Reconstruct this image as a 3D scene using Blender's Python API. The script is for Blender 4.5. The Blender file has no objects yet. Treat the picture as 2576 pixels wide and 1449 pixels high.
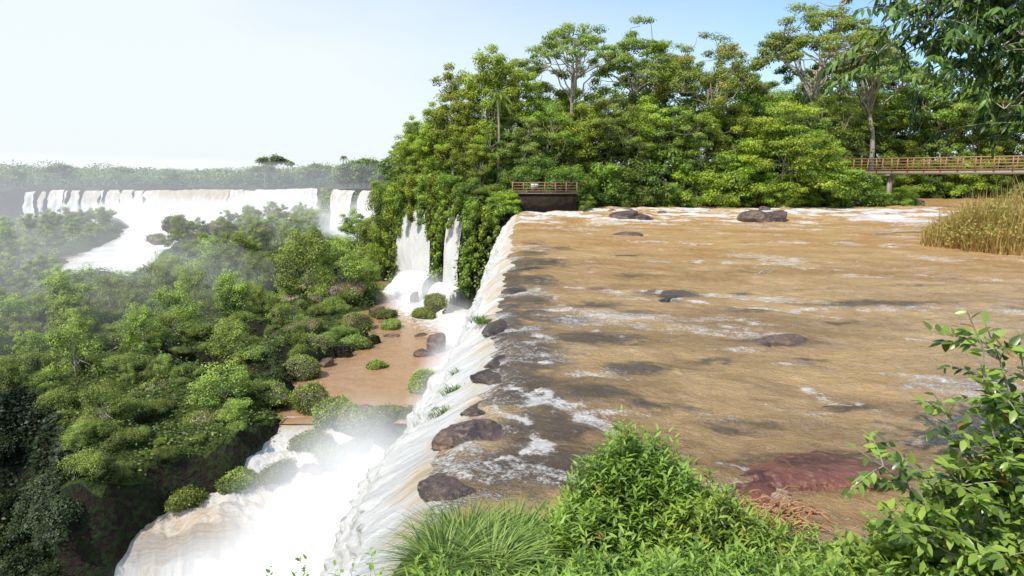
import bpy, math, random, bmesh
import numpy as np
R=np.random.default_rng(11); random.seed(5)
col=bpy.context.scene.collection
# ---------------------------------------------------------------- noise
def hsh(i,j,k):
    n=(i*73856093)^(j*19349663)^(k*83492791); n=n&0x7fffffff
    n=((n^(n>>13))*1274126177)&0x7fffffff; n=n^(n>>15)
    n=(n*668265263)&0x7fffffff; n=n^(n>>14)
    return (n&0xffff)/65535.
def vn(x,y,z=0.):
    x,y,z=np.broadcast_arrays(np.asarray(x,float),np.asarray(y,float),np.asarray(z,float))
    i=np.floor(x).astype(np.int64);j=np.floor(y).astype(np.int64);k=np.floor(z).astype(np.int64)
    a=x-i;b=y-j;c=z-k
    a=a*a*(3-2*a);b=b*b*(3-2*b);c=c*c*(3-2*c)
    r=0
    for di in(0,1):
        for dj in(0,1):
            for dk in(0,1):
                r=r+hsh(i+di,j+dj,k+dk)*(a if di else 1-a)*(b if dj else 1-b)*(c if dk else 1-c)
    return r
def fbm(x,y,z=0.,o=4):
    r=0;A=.5;t=0
    x=np.asarray(x,float);y=np.asarray(y,float);z=np.asarray(z,float)
    for q in range(o):
        r=r+A*vn(x+17.3*q,y-9.1*q,z+3.7*q);t+=A;A*=.5;x=x*2.03;y=y*2.03;z=z*2.03
    return r/t
def ss(a,b,x):
    t=np.clip((x-a)/(b-a),0,1);return t*t*(3-2*t)
def nrm(v): return v/(np.linalg.norm(v,axis=-1,keepdims=True)+1e-9)
def sdist(x,y,poly):
    x=np.asarray(x,float);y=np.asarray(y,float)
    d=np.full(x.shape,1e18);ins=np.zeros(x.shape,bool);n=len(poly)
    for a in range(n):
        x0,y0=poly[a];x1,y1=poly[(a+1)%n];ex,ey=x1-x0,y1-y0
        t=np.clip(((x-x0)*ex+(y-y0)*ey)/(ex*ex+ey*ey+1e-12),0,1)
        d=np.minimum(d,(x-x0-t*ex)**2+(y-y0-t*ey)**2)
        if y0!=y1:
            c=((y0>y)!=(y1>y))&(x<ex*(y-y0)/ey+x0);ins^=c
    return np.where(ins,1,-1)*np.sqrt(d)
# ---------------------------------------------------------------- geometry accumulator
class G:
    def __init__(s): s.V=[];s.F={3:[],4:[]};s.T=[];s.n=0
    def add(s,V,Fs,t=.5):
        V=np.asarray(V,float).reshape(-1,3)
        for f in Fs:
            f=np.asarray(f)
            if len(f): s.F[f.shape[1]].append(f+s.n)
        s.V.append(V);s.T.append(np.broadcast_to(np.asarray(t,float),(len(V),)));s.n+=len(V)
    def mesh(s,name,mat,smooth=False,attrs=None):
        me=bpy.data.meshes.new(name)
        V=np.concatenate(s.V) if s.V else np.zeros((0,3))
        L=[];st=[];o=0
        for k in(3,4):
            if s.F[k]:
                f=np.concatenate(s.F[k]);L.append(f.ravel());st.append(o+np.arange(len(f))*k);o+=f.size
        L=np.concatenate(L).astype(np.int32);st=np.concatenate(st).astype(np.int32)
        me.vertices.add(len(V));me.vertices.foreach_set('co',V.astype(np.float32).ravel())
        me.loops.add(len(L));me.loops.foreach_set('vertex_index',L)
        me.polygons.add(len(st));me.polygons.foreach_set('loop_start',st)
        me.update(calc_edges=True)
        if smooth: me.polygons.foreach_set('use_smooth',np.ones(len(st),bool))
        a=me.attributes.new('tint','FLOAT','POINT');a.data.foreach_set('value',np.concatenate(s.T).astype(np.float32))
        for k,v in(attrs or{}).items():
            if v.ndim==2:
                a=me.attributes.new(k,'FLOAT_VECTOR','POINT');a.data.foreach_set('vector',v.astype(np.float32).ravel())
            else:
                a=me.attributes.new(k,'FLOAT','POINT');a.data.foreach_set('value',v.astype(np.float32))
        if mat: me.materials.append(mat)
        return me
def obj(name,me,label=None,cat=None,kind=None,group=None,parent=None,loc=None,rot=None,scale=None):
    o=bpy.data.objects.new(name,me);col.objects.link(o)
    if label:o["label"]=label
    if cat:o["category"]=cat
    if kind:o["kind"]=kind
    if group:o["group"]=group
    if parent:o.parent=parent
    if loc is not None:o.location=loc
    if rot is not None:o.rotation_euler=rot
    if scale is not None:o.scale=(scale,)*3 if np.isscalar(scale) else scale
    return o
def gridF(nu,nv):
    a=(np.arange(nu-1)[:,None]*nv+np.arange(nv-1)[None]).ravel()
    return np.stack([a,a+nv,a+nv+1,a+1],1)
def inst(g,T,P,D,N,S,t):
    tv,tf=T;D=nrm(D);X=nrm(np.cross(D,N));Z=np.cross(X,D);S=np.broadcast_to(np.asarray(S,float),(len(P),))
    V=P[:,None]+S[:,None,None]*(tv[None,:,0,None]*X[:,None]+tv[None,:,1,None]*D[:,None]+tv[None,:,2,None]*Z[:,None])
    k=len(tv);off=(np.arange(len(P))*k)[:,None,None]
    g.add(V,[(np.asarray(f)[None]+off).reshape(-1,len(f[0])) for f in tf],np.repeat(np.broadcast_to(t,(len(P),)),k))
QL=(np.array([[0,0,0],[.3,.5,.09],[0,1,-.05],[-.3,.5,.09]]),[[[0,1,2,3]]])
def lance(w,cv):
    tv=np.array([[0,0,0],[0,.33,0],[0,.7,-cv*.4],[0,1,-cv],[w,.3,.05],[w*.8,.66,.04-cv*.4],[-w,.3,.05],[-w*.8,.66,.04-cv*.4]])
    return (tv,[[[0,4,1],[0,1,6],[2,5,3],[2,3,7]],[[1,4,5,2],[1,2,7,6]]])
LN=lance(.12,.12);LE=lance(.23,.1);LD=lance(.15,.2)
def tube(g,pts,rad,sides=6,t=.5):
    pts=np.asarray(pts,float);n=len(pts);tan=nrm(np.gradient(pts,axis=0))
    up=np.where(np.abs(tan[:,2:3])>.9,np.array([[1.,0,0]]),np.array([[0,0,1.]]))
    if abs(tan[:,2]).max()>.9 and abs(tan[:,2]).min()<=.9: up=np.repeat(np.array([[.3,.9,.1]]),n,0)
    A=nrm(np.cross(tan,up));B=np.cross(tan,A);th=np.arange(sides)*2*np.pi/sides
    rad=np.broadcast_to(rad,(n,))
    V=pts[:,None]+rad[:,None,None]*(np.cos(th)[None,:,None]*A[:,None]+np.sin(th)[None,:,None]*B[:,None])
    i=np.arange(n-1)[:,None]*sides;j=np.arange(sides)[None];j2=(j+1)%sides
    F=np.stack([i+j,i+j2,i+sides+j2,i+sides+j],-1).reshape(-1,4)
    g.add(V.reshape(-1,3),[F],t)
def bez(a,b,sag,n=6,wob=0.):
    a=np.asarray(a,float);b=np.asarray(b,float);t=np.linspace(0,1,n)[:,None]
    p=a+(b-a)*t;p=p+np.array(sag)*(4*t*(1-t))
    if wob:
        w=R.normal(size=(n,3))*wob;w[0]=0;w[-1]=0;p=p+w
    return p
def beam(g,a,b,w,h,t=.5):
    a=np.asarray(a,float);b=np.asarray(b,float);d=nrm(b-a)
    up=np.array([0,0,1.]) if abs(d[2])<.95 else np.array([0,1.,0])
    s=nrm(np.cross(d,up));u=np.cross(s,d)
    V=[p+sx*s*w/2+sz*u*h/2 for p in(a,b) for sx,sz in((-1,-1),(1,-1),(1,1),(-1,1))]
    g.add(V,[[[0,1,2,3],[7,6,5,4],[0,4,5,1],[1,5,6,2],[2,6,7,3],[3,7,4,0]]],t)
def blades(g,P,ang,L,W,lean,droop,tint,seg=4):
    n=len(P);t=np.linspace(0,1,seg+1)[None]
    L=np.broadcast_to(L,(n,))[:,None];lean=np.broadcast_to(lean,(n,))[:,None];droop=np.broadcast_to(droop,(n,))[:,None]
    r=L*(lean*t+droop*t**2);z=L*(np.sqrt(1-np.clip(lean,0,.99)**2)*t-droop*.85*t**2.2)
    c=np.cos(ang)[:,None];s=np.sin(ang)[:,None]
    C=np.stack([P[:,0:1]+c*r,P[:,1:2]+s*r,P[:,2:3]+z],-1)
    w=(W*(1-t**2.5)*.5+.0005)*np.ones((n,1))
    S=np.stack([-s*w,c*w,w*.15],-1)
    V=np.stack([C-S,C+S],2)
    k=2*(seg+1);q=np.arange(seg)*2
    f=np.stack([q,q+1,q+3,q+2],1)
    F=(f[None]+(np.arange(n)*k)[:,None,None]).reshape(-1,4)
    tt=np.broadcast_to(np.asarray(tint,float),(n,))
    g.add(V.reshape(-1,3),[F],np.repeat(tt,k))
# ---------------------------------------------------------------- materials
class M:
    def __init__(s,name):
        s.m=bpy.data.materials.new(name);s.m.use_nodes=True;s.t=s.m.node_tree;s.t.nodes.clear()
        s.out=s.n('ShaderNodeOutputMaterial')
    def n(s,ty,**k):
        x=s.t.nodes.new(ty)
        for a,b in k.items():
            setattr(x,a,b)
        return x
    def set(s,sock,v):
        if hasattr(v,'is_linked') or hasattr(v,'links'): s.t.links.new(v,sock)
        else:
            if isinstance(v,(tuple,list)) and len(v)==3 and sock.type=='RGBA': v=(*v,1)
            sock.default_value=v
    def attr(s,name,vec=False):
        a=s.n('ShaderNodeAttribute',attribute_name=name);return a.outputs['Vector'] if vec else a.outputs['Fac']
    def math(s,op,a,b=0.,c=None,clamp=False):
        x=s.n('ShaderNodeMath',operation=op,use_clamp=clamp);s.set(x.inputs[0],a);s.set(x.inputs[1],b)
        if c is not None:s.set(x.inputs[2],c)
        return x.outputs[0]
    def mix(s,f,a,b,bt='MIX'):
        x=s.n('ShaderNodeMix',data_type='RGBA',blend_type=bt);s.set(x.inputs[0],f);s.set(x.inputs[6],a);s.set(x.inputs[7],b);return x.outputs[2]
    def noise(s,vec,sc,det=4.,ro=.55,dist=0.):
        x=s.n('ShaderNodeTexNoise');s.set(x.inputs['Scale'],sc);s.set(x.inputs['Detail'],det);s.set(x.inputs['Roughness'],ro);s.set(x.inputs['Distortion'],dist)
        if vec is not None:s.set(x.inputs['Vector'],vec)
        return x.outputs['Fac']
    def mp(s,vec,sc=(1,1,1),rot=(0,0,0)):
        x=s.n('ShaderNodeMapping');s.set(x.inputs['Vector'],vec);x.inputs['Scale'].default_value=sc;x.inputs['Rotation'].default_value=rot;return x.outputs[0]
    def pos(s): return s.n('ShaderNodeNewGeometry').outputs['Position']
    def objc(s): return s.n('ShaderNodeTexCoord').outputs['Object']
    def rng(s,v,a,b,c=0.,d=1.):
        x=s.n('ShaderNodeMapRange',interpolation_type='SMOOTHSTEP');s.set(x.inputs[0],v)
        for i,q in enumerate((a,b,c,d)):x.inputs[i+1].default_value=q
        return x.outputs[0]
    def bump(s,h,st=.5,di=.1):
        x=s.n('ShaderNodeBump');s.set(x.inputs['Height'],h);x.inputs['Strength'].default_value=st;x.inputs['Distance'].default_value=di;return x.outputs[0]
    def bsdf(s,colr,rough=.7,nor=None,spec=.5):
        x=s.n('ShaderNodeBsdfPrincipled');s.set(x.inputs['Base Color'],colr);s.set(x.inputs['Roughness'],rough);x.inputs['Specular IOR Level'].default_value=spec
        if nor is not None:s.set(x.inputs['Normal'],nor)
        return x.outputs[0]
    def done(s,sh): s.t.links.new(sh,s.out.inputs[0]);return s.m
def leafmat(name,dark,light,tr=.3,rough=.5,yel=None,jit=.35,spec=.35):
    m=M(name);t=m.attr('tint')
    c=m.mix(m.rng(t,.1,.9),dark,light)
    if yel is not None: c=m.mix(m.rng(t,1.2,1.4),c,yel)
    oi=m.n('ShaderNodeObjectInfo').outputs['Random']
    hs=m.n('ShaderNodeHueSaturation');m.set(hs.inputs['Color'],c)
    m.set(hs.inputs['Hue'],m.math('MULTIPLY_ADD',oi,.03,.486));m.set(hs.inputs['Value'],m.math('MULTIPLY_ADD',oi,jit,1-jit*.4))
    hs.inputs['Saturation'].default_value=.95
    c=hs.outputs[0]
    b=m.bsdf(c,rough,spec=spec);tl=m.n('ShaderNodeBsdfTranslucent')
    m.set(tl.inputs[0],m.mix(.5,c,m.mix(1.,c,(1.7,1.7,.5),'MULTIPLY')))
    x=m.n('ShaderNodeMixShader');x.inputs[0].default_value=tr;m.t.links.new(b,x.inputs[1]);m.t.links.new(tl.outputs[0],x.inputs[2])
    return m.done(x.outputs[0])
mLeafD=leafmat('leaf_dark',(.035,.07,.015),(.20,.30,.04),tr=.36)
mLeafM=leafmat('leaf_mid',(.045,.09,.015),(.31,.43,.045),tr=.38)
mLeafY=leafmat('leaf_yellow_green',(.06,.095,.012),(.40,.49,.04),yel=(.7,.42,.02),tr=.38)
mLeafB=leafmat('leaf_bright',(.07,.14,.014),(.43,.58,.04),tr=.38)
mPale=leafmat('leaf_pale',(.06,.10,.025),(.35,.45,.08),tr=.4)
mGorge=leafmat('leaf_gorge',(.045,.075,.016),(.33,.41,.07),jit=.7,tr=.34)
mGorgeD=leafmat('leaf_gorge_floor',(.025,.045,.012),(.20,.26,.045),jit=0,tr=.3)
mShade=leafmat('leaf_painted_shade',(.010,.020,.008),(.055,.08,.022),jit=.3,tr=.2)  # shade of the steep gorge side painted in as darker leaf colours
mFar=leafmat('leaf_far',(.045,.08,.03),(.20,.27,.07),jit=.4)
mFore=leafmat('leaf_fore',(.045,.095,.014),(.33,.48,.06),tr=.35,rough=.42,jit=.0,yel=(.4,.2,.06))
mGloss=leafmat('leaf_glossy',(.04,.09,.014),(.28,.44,.055),tr=.28,rough=.32,jit=.0,yel=(.4,.17,.05),spec=.5)
mOver=leafmat('leaf_overhang',(.025,.06,.012),(.20,.31,.05),tr=.32,rough=.4,jit=.0,yel=(.35,.2,.05))
mGrass=leafmat('grass_blade',(.06,.13,.02),(.34,.48,.10),tr=.35,rough=.45,jit=0)
mReed=leafmat('reed_blade',(.45,.26,.10),(.36,.38,.08),tr=.3,rough=.6,jit=0)
m=M('bark');p=m.objc();nz=m.noise(m.mp(p,(3,3,.6)),3.);mBark=m.done(m.bsdf(m.mix(nz,(.14,.12,.09),(.48,.43,.35)),.85,m.bump(nz,.5,.05)))
def rockmat(name,a,b,cc,dd):
    m=M(name);p=m.pos();n1=m.noise(p,1.3,8.);n2=m.noise(p,7.,6.)
    c=m.mix(m.rng(n1,.35,.65),a,b);c=m.mix(m.rng(n2,.48,.75),c,cc)
    return m.done(m.bsdf(c,dd,m.bump(n2,.8,.12)))
mRock=rockmat('rock',(.045,.032,.026),(.14,.088,.062),(.23,.16,.12),.4)
mRockW=rockmat('wet_rock',(.022,.016,.013),(.08,.05,.036),(.14,.095,.07),.22)
mRockR=rockmat('red_rock',(.06,.021,.013),(.19,.07,.04),(.28,.13,.08),.3)
m=M('ground');p=m.pos();n1=m.noise(p,.35,8.);n2=m.noise(p,3.,6.);geo=m.n('ShaderNodeNewGeometry');sx=m.n('ShaderNodeSeparateXYZ');m.set(sx.inputs[0],geo.outputs['True Normal'])
g1=m.mix(n2,(.02,.035,.010),(.09,.12,.03));rk=m.mix(n1,(.010,.009,.008),(.035,.026,.02));rk=m.mix(m.rng(n2,.45,.6),rk,(.02,.035,.012))
c=m.mix(m.rng(sx.outputs[2],.45,.8),rk,g1);mGround=m.done(m.bsdf(c,.95,m.bump(n2,1.,.5),spec=.1))
# river water
m=M('river_water');p=m.pos()
rt=m.n('ShaderNodeMapping');m.set(rt.inputs[0],p);rt.inputs['Rotation'].default_value=(0,0,math.radians(20));rp=rt.outputs[0]
A=m.noise(m.mp(rp,(.12,.24,1)),1.,6.,.6,1.3)
B=m.noise(m.mp(rp,(.8,1.5,1)),1.,8.,.68,.9)
C=m.noise(m.mp(rp,(2.8,4.6,1)),1.,6.,.7,.8)
Dn=m.noise(m.mp(rp,(14,22.,1)),1.,4.,.7,.4)
rock=m.attr('rock');foam=m.attr('foam');near=m.attr('near')
base=m.mix(m.rng(A,.35,.65),(.53,.28,.09),(.60,.39,.17))
base=m.mix(m.math('MULTIPLY',near,.9),base,m.mix(m.rng(A,.35,.62),(.30,.195,.09),(.53,.35,.155)))
base=m.mix(m.rng(B,.5,.78,0,.25),base,(.23,.15,.07))
base=m.mix(m.rng(C,.5,.75,0,.3),base,(.68,.53,.33))
rk=m.math('ADD',rock,m.math('MULTIPLY_ADD',B,1.6,-.84));rk=m.math('ADD',rk,m.math('MULTIPLY_ADD',C,.9,-.47))
base=m.mix(m.rng(rk,.2,.8,0,.9),base,m.mix(m.attr('red'),m.mix(C,(.03,.023,.019),(.145,.105,.07)),m.mix(C,(.07,.026,.016),(.19,.08,.045))))
tex=m.math('ADD',m.math('MULTIPLY',B,.3),m.math('ADD',m.math('MULTIPLY',C,.38),m.math('MULTIPLY',Dn,.42)))
fv=m.math('ADD',m.math('MULTIPLY',foam,.28),tex)
ff=m.rng(fv,.65,.81)
base=m.mix(ff,base,(.78,.75,.70))
hh=m.math('ADD',B,m.math('ADD',m.math('MULTIPLY',C,.8),m.math('MULTIPLY',Dn,.3)))
mRiver=m.done(m.bsdf(base,m.math('MULTIPLY_ADD',ff,.5,.10),m.bump(hh,1.,.23),spec=.5))
m=M('pool_water');p=m.pos();A=m.noise(m.mp(p,(.5,.25,1)),1.,6.,.6);B=m.noise(m.mp(p,(2.,1.2,1)),1.,7.,.72)
base=m.mix(A,(.33,.18,.085),(.45,.27,.14));base=m.mix(m.rng(B,.45,.7,0,.3),base,(.55,.38,.24));ff=m.rng(m.math('ADD',m.attr('foam'),m.math('MULTIPLY_ADD',B,2.,-1.)),.3,.95)
mPool=m.done(m.bsdf(m.mix(ff,base,(.80,.76,.72)),.12,m.bump(B,.7,.12),spec=.5))
def fallmat(name,ochre,lo,hi,su=1.,sv=1.,bd=.2,white=(.88,.88,.87),cm=1.):
    m=M(name);f=m.attr('flow',True)
    A=m.noise(m.mp(f,(.7*su,.12*sv,1)),1.,6.,.65,.3);B=m.noise(m.mp(f,(2.6*su,.5*sv,1)),1.,8.,.74,.8);C=m.noise(m.mp(f,(8.*su,2.4*sv,1)),1.,6.,.78,.9)
    w=m.math('ADD',m.attr('foam'),m.math('ADD',m.math('MULTIPLY_ADD',A,1.3,-.65),m.math('MULTIPLY_ADD',B,1.4,-.7)))
    w=m.math('ADD',w,m.math('MULTIPLY_ADD',C,1.,-.5))
    c=m.mix(m.rng(w,lo,hi),ochre,white)
    c=m.mix(m.rng(C,.48,.75,0,.28*cm),c,(.68,.69,.68));c=m.mix(m.rng(B,.52,.72,0,.28*cm),c,(.76,.73,.65))
    rk=m.math('ADD',m.attr('rock'),m.math('ADD',m.math('MULTIPLY_ADD',B,1.4,-.7),m.math('MULTIPLY_ADD',C,1.,-.5)))
    c=m.mix(m.rng(rk,.35,.6),c,m.mix(C,(.035,.04,.018),(.12,.20,.04)))
    h=m.math('ADD',B,m.math('MULTIPLY',C,.8))
    b=m.bsdf(c,.8,m.bump(h,.8,bd),spec=.15)
    tl=m.n('ShaderNodeBsdfTranslucent');m.set(tl.inputs[0],c);x=m.n('ShaderNodeMixShader');x.inputs[0].default_value=.3
    m.t.links.new(b,x.inputs[1]);m.t.links.new(tl.outputs[0],x.inputs[2]);return m.done(x.outputs[0])
mFall=fallmat('fall_main',(.72,.54,.28),-.15,.6,bd=.18)
mCasc=fallmat('fall_cascade',(.60,.47,.30),.1,.8)
mCasc2=fallmat('fall_rapid',(.66,.49,.29),-.05,.95,.9,1.3)
mFallFar=fallmat('fall_far',(.52,.42,.30),.1,.9,.45,white=(.80,.80,.78))
def plain(name,a,b,sc=4.,rough=.6,met=0.):
    m=M(name);n=m.noise(m.objc(),sc,5.);return m.done(m.bsdf(m.mix(n,a,b),rough,m.bump(n,.2,.02)))
mRail=plain('ochre_rail',(.25,.13,.06),(.38,.22,.11));mRailR=plain('brown_rail',(.17,.085,.05),(.30,.16,.09))
mConc=plain('concrete',(.20,.16,.12),(.32,.27,.22));mDeck=plain('deck',(.10,.07,.05),(.17,.13,.09));mRed=plain('red_steel',(.35,.09,.05),(.45,.15,.08))
m=M('stone_wall');br=m.n('ShaderNodeTexVoronoi');m.set(br.inputs['Vector'],m.objc());br.inputs['Scale'].default_value=1.6
mWall=m.done(m.bsdf(m.mix(m.noise(m.objc(),3.),(.012,.009,.007),(.05,.034,.024)),.9,m.bump(br.outputs['Distance'],.6,.2),spec=.1))
mDry=plain('dry_stem',(.22,.10,.05),(.55,.30,.15))
# ---------------------------------------------------------------- terrain
PLAT=[(-1.9,-60),(-1.3,2),(-1.3,8),(-.8,11),(-.2,18),(.15,25),(.4,32),(.6,51),(.9,82.),(-.6,83.2),(-4.2,83.8),(-6.2,87),(-13,99),(-19,107),(-22,130),(-31,180),(-38,222),(-60,238),(-80,290),(-84,300),(-150,303),(-213,300),(-300,292),(-600,285),(-3500,300),(-3500,4000),(3500,4000),(3500,-60)]
POOL=[(-21,108),(-19.,96),(-16.8,84),(-17.2,78),(-15.4,69),(-13.6,66),(-16.2,61),(-17.6,56),(-16.6,50),(-15.8,43),(-3,43),(-3,108)]
RAP=[(-165,297),(-118,297),(-112,230),(-98,190),(-88,160),(-80,138),(-92,136),(-108,165),(-120,195),(-134,235)]
LIP=np.array([(0.6,83.5),(0.2,65),(0.,51.),(-.15,32),(-.34,25),(-.6,20),(-.75,16.2),(-1.1,13.4),(-1.25,12.3),(-1.2,10.6),(-1.4,8.5),(-1.4,6)])[::-1]
def lipx(y):
    y=np.asarray(y,float)
    return np.interp(y,LIP[:,1],LIP[:,0])+(1.5*(fbm(y*.22,3.3)-.5)*ss(9,14,y)+.8*(fbm(y*.9,8.3)-.5)+.35*(vn(y*2.7,2.2)-.5))*ss(8,12,y)*ss(80,45,y)
EDGE=[(-400,70),(-100,55),(-60,52),(-41,49),(-32,45.5),(-28,40),(-25,35.8),(-22.6,35.8),(-21,39),(-17.3,41),(-16,44.5),(0,45)]
def edgey(x): return np.interp(x,[e[0] for e in EDGE],[e[1] for e in EDGE])
def farbank(x): return np.interp(x,[-10,8.2,9.6,30,50,57,66,140],[86.2,86.2,96.5,98,99.5,118,132,128])
def nearbank(x): return 9.2+(fbm(np.asarray(x)*.8,1.)-.5)
def bankz(y): return 3.4-.40*np.asarray(y,float)
RC=(37.5,45.5)
def hf(x,y):
    x=np.asarray(x,float);y=np.asarray(y,float)
    sd=sdist(x,y,PLAT)
    g=-11.0+2.2*(fbm(x*.16,y*.16)-.5)*2+.8*(fbm(x*.6,y*.6,5)-.5)-1.8*ss(43,37,y)
    g=g-5.2*ss(78,132,y)+2.6*(fbm(x*.05,y*.05,2)-.5)*2*ss(100,150,y)
    g=g+9*np.exp(sd/9.)*ss(98,125,y)*(sd<0)*ss(300,260,y)*ss(200,170,y)
    pd=sdist(x,y,POOL);g=g+(-13.6-g)*ss(-.9,.6,pd+2.6*(fbm(x*.6,y*.6,9)-.5)*2)
    for cx,cy,rx,ry in((-27,66,4.2,2.6),(-21.6,51.2,3.,1.9),(-24.6,54,3.2,1.5),(-20.4,57,1.8,2.),(-13,112,4,3),(-27,56,2.4,1.2)):
        q=np.sqrt(((x-cx)/rx)**2+((y-cy)/ry)**2);g=g+(-13.-g)*ss(1.15,.75,q)
    g=g+2.6*np.exp(-((y-44.9)/1.2)**2)*ss(-13.8,-12.9,x)*ss(-5,-8,x)*(.3+1.1*fbm(x*.8,1.))
    rd=sdist(x,y,RAP);g=g+(-19.-g)*ss(-4,1,rd)
    ey=edgey(x)+1.*(fbm(x*.35,2.)-.5)*2
    wd=np.interp(x,[-40,-31,-28],[14,9,4])
    dr=np.clip((ey-y)/wd,0,1);dr=dr*dr*(3-2*dr)
    g=g+(-36-g)*dr+2.4*(fbm(x*.3,y*.3,12)-.5)*2*ss(0,.2,dr)
    hi=-3.3*ss(150,290,y)
    hi=hi+1.2*(fbm(x*.07,y*.07,4)-.5)*ss(100,120,y)
    hi=hi+ss(0,6,y-farbank(x))*1.2
    fb=farbank(x);nb=nearbank(x)
    riv=(ss(-.3,1.2,y-nb))*(1-ss(-1.2,.2,y-fb))
    bank=np.clip(bankz(y),-1,3.2)+.3*(fbm(x*.8,y*.8,1)-.5)
    isl=1.3*ss(1.15,.6,np.sqrt(((x-RC[0])/9.5)**2+((y-RC[1])/7.)**2))
    pr=1.6*ss(1.,.2,np.sqrt(((x-55)/5)**2+((y-103)/3)**2))
    bed=-.75+isl*1.0+pr
    up=np.where(y<nb+1.5,bank*(1-riv)+bed*riv,hi*(1-riv)+bed*riv)
    return g+(up-g)*ss(-1.6,-.1,sd)
def axis(parts):
    o=[]
    for a,b,s in parts:o+=list(np.arange(a,b,s))
    return np.array(o)
gx=np.concatenate([-np.geomspace(3400,330,22),axis([(-320,-130,3.2),(-130,-48,1.8),(-48,-4,.55),(-4,1,.3),(1,14,.7),(14,110,1.6)]),np.geomspace(112,3400,22)])
gy=np.concatenate([axis([(-40,0,6.),(0,12,.45),(12,110,.75),(110,235,1.7),(235,335,2.2)]),np.geomspace(336,3900,36)])
XX,YY=np.meshgrid(gx,gy,indexing='ij')
ZZ=hf(XX.ravel(),YY.ravel())
g=G();g.add(np.stack([XX.ravel(),YY.ravel(),ZZ],1),[gridF(len(gx),len(gy))]);obj('ground',g.mesh('ground',mGround,True),label='jungle covered rocky ground with a deep gorge',cat='ground',kind='structure')
# ---------------------------------------------------------------- river
sy=np.concatenate([np.linspace(7.5,30,300),np.linspace(30.2,60,170),np.linspace(60.4,98,120),np.linspace(99,150,40)])
sxs=np.concatenate([np.linspace(0,3,70),np.linspace(3.07,16,220),np.linspace(16.2,50,170),np.linspace(50.6,130,70)])
S,Y=np.meshgrid(sxs,sy,indexing='ij');X=S+lipx(np.minimum(Y,83.5));s_=S.ravel();x=X.ravel();y=Y.ravel()
al=.94*x-.34*y;ac=.34*x+.94*y
wave=.24*(fbm(al*.7,ac*1.3,1)-.5)+.18*(fbm(al*.15,ac*.4,2)-.5)+.12*(fbm(al*2.,ac*3.4,5)-.5)*ss(55,30,y)
tb=ss(50,76,y);wave=wave+tb*.7*(fbm(al*.4,ac*.9,7)-.5)
rock=np.zeros_like(x);foam=np.zeros_like(x)
RCK=[(1.6,37.5,2.6,2.4,.9),(1.,31,1.6,2.8,.9),(6.6,27.7,1.8,1.4,.95),(3.1,25,1.6,1.2,.85),(13.7,25.5,3.6,.9,.9),(9.4,27.6,.9,.5,.8),(2.5,19.9,1.9,1.,.95),(8,19.6,1.6,.7,.9),(7.9,17.6,.8,.5,.85),(1.8,14.7,1.2,.9,1.),(7.2,13.9,.9,.45,.9),(.6,12.6,1.5,1.2,1.),(.4,18,1.6,3.6,1.),(.2,15,1.6,2.,1.),(.4,10.8,3.,1.4,1.),(5.4,10.9,2.4,1.1,.9),(7.2,41,1.6,1.6,.6),(1.7,22.5,1.8,1.4,.9),(18,30,2.5,.7,.6),(11,22.5,1.8,.5,.6),(16,20,2,.7,.6),(3.3,16.8,1.6,.8,.8),(26,36,3,1.,.5),(10.5,15.5,1.2,.5,.6),(4.5,12.8,1.4,.5,.7),(12,34,2,.8,.5),(6,33,1.8,.8,.6),(3,45,2.4,1.6,.65),(4.2,24,1.4,.8,.75),(12.5,29,1.8,.7,.6),(8.5,24.5,1.6,.6,.6),(.7,26,1.4,3.,.9),(5.5,17.5,1.2,.5,.6),(9,12.2,1.5,.5,.5),(3.2,14.,1.3,.6,.75),(1.4,48,1.6,3,.65),(19,24.5,2.4,.6,.6),(1.2,42,1.6,3,.8),(4,37,1.6,.9,.55),(3.6,29,1.2,.6,.65)]
for cx,cy,rx,ry,k in RCK:
    q=np.exp(-(((x-cx)/rx)**2+((y-cy)/ry)**2)*1.1)*k;rock=np.maximum(rock,q)
    if k>=.75:
        foam=np.maximum(foam,.65*np.exp(-(((x-cx+rx*.9)/(rx*.7))**2+((y-cy+ry*.8)/(ry*.4))**2)))
        wave=wave+.08*q
red=.85*np.exp(-(((x-5.4)/2.8)**2+((y-10.6)/1.7)**2))
def ln(x0,y0,x1,y1,w,k):
    ex,ey=x1-x0,y1-y0;t=np.clip(((x-x0)*ex+(y-y0)*ey)/(ex*ex+ey*ey),0,1)
    wob=w*2.8*(fbm(x*1.6,y*1.6,6)-.5)*2
    d=np.hypot(x-x0-t*ex,y-y0-t*ey)+wob;return k*np.exp(-(d/w)**2)*(.35+.9*fbm(x*1.1,y*1.1,31))
for a in [(5.4,28.3,7.5,26,.3,1.),(7.5,26,11.5,23.2,.2,.9),(2.,29.5,5.5,27.5,.35,.7),(13,24.8,17,24.5,.25,.7),(6.8,15.6,7.6,13.6,.14,.9),(1.4,13.3,2.1,12.1,.2,.95),(.2,13.7,1.5,13.9,.25,1.),(-.4,13.8,.2,12.9,.25,1.1),(.3,12.9,.45,11.4,.16,1.1),(.4,11.4,-.6,10.9,.16,1.),(-.8,14.8,.6,14.4,.35,1.),(2.2,12,4,10.6,.1,.6),(.8,31,1.8,24,.35,.6),(2,21,3.6,20.3,.25,.7),(12,20,14,19.2,.15,.7),(8.,50,14,47,.6,.75),(18,49,30,45,.6,.7),(1,60,9,66,1.,.75),(.6,45,4,38,.4,.6),(5.3,14.6,6.6,13.2,.1,.6),(1,17,2.4,15.8,.3,.8),(.6,21,1.6,18,.35,.7),(10,38,17,35,.4,.7),(20,33,25,30,.35,.7),(4,22.5,7,21,.2,.6)]:
    foam=np.maximum(foam,ln(*a))
rif=ss(.5,.72,fbm(al*.2,ac*.6,21));foam=np.maximum(foam,.55*rif)
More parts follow.
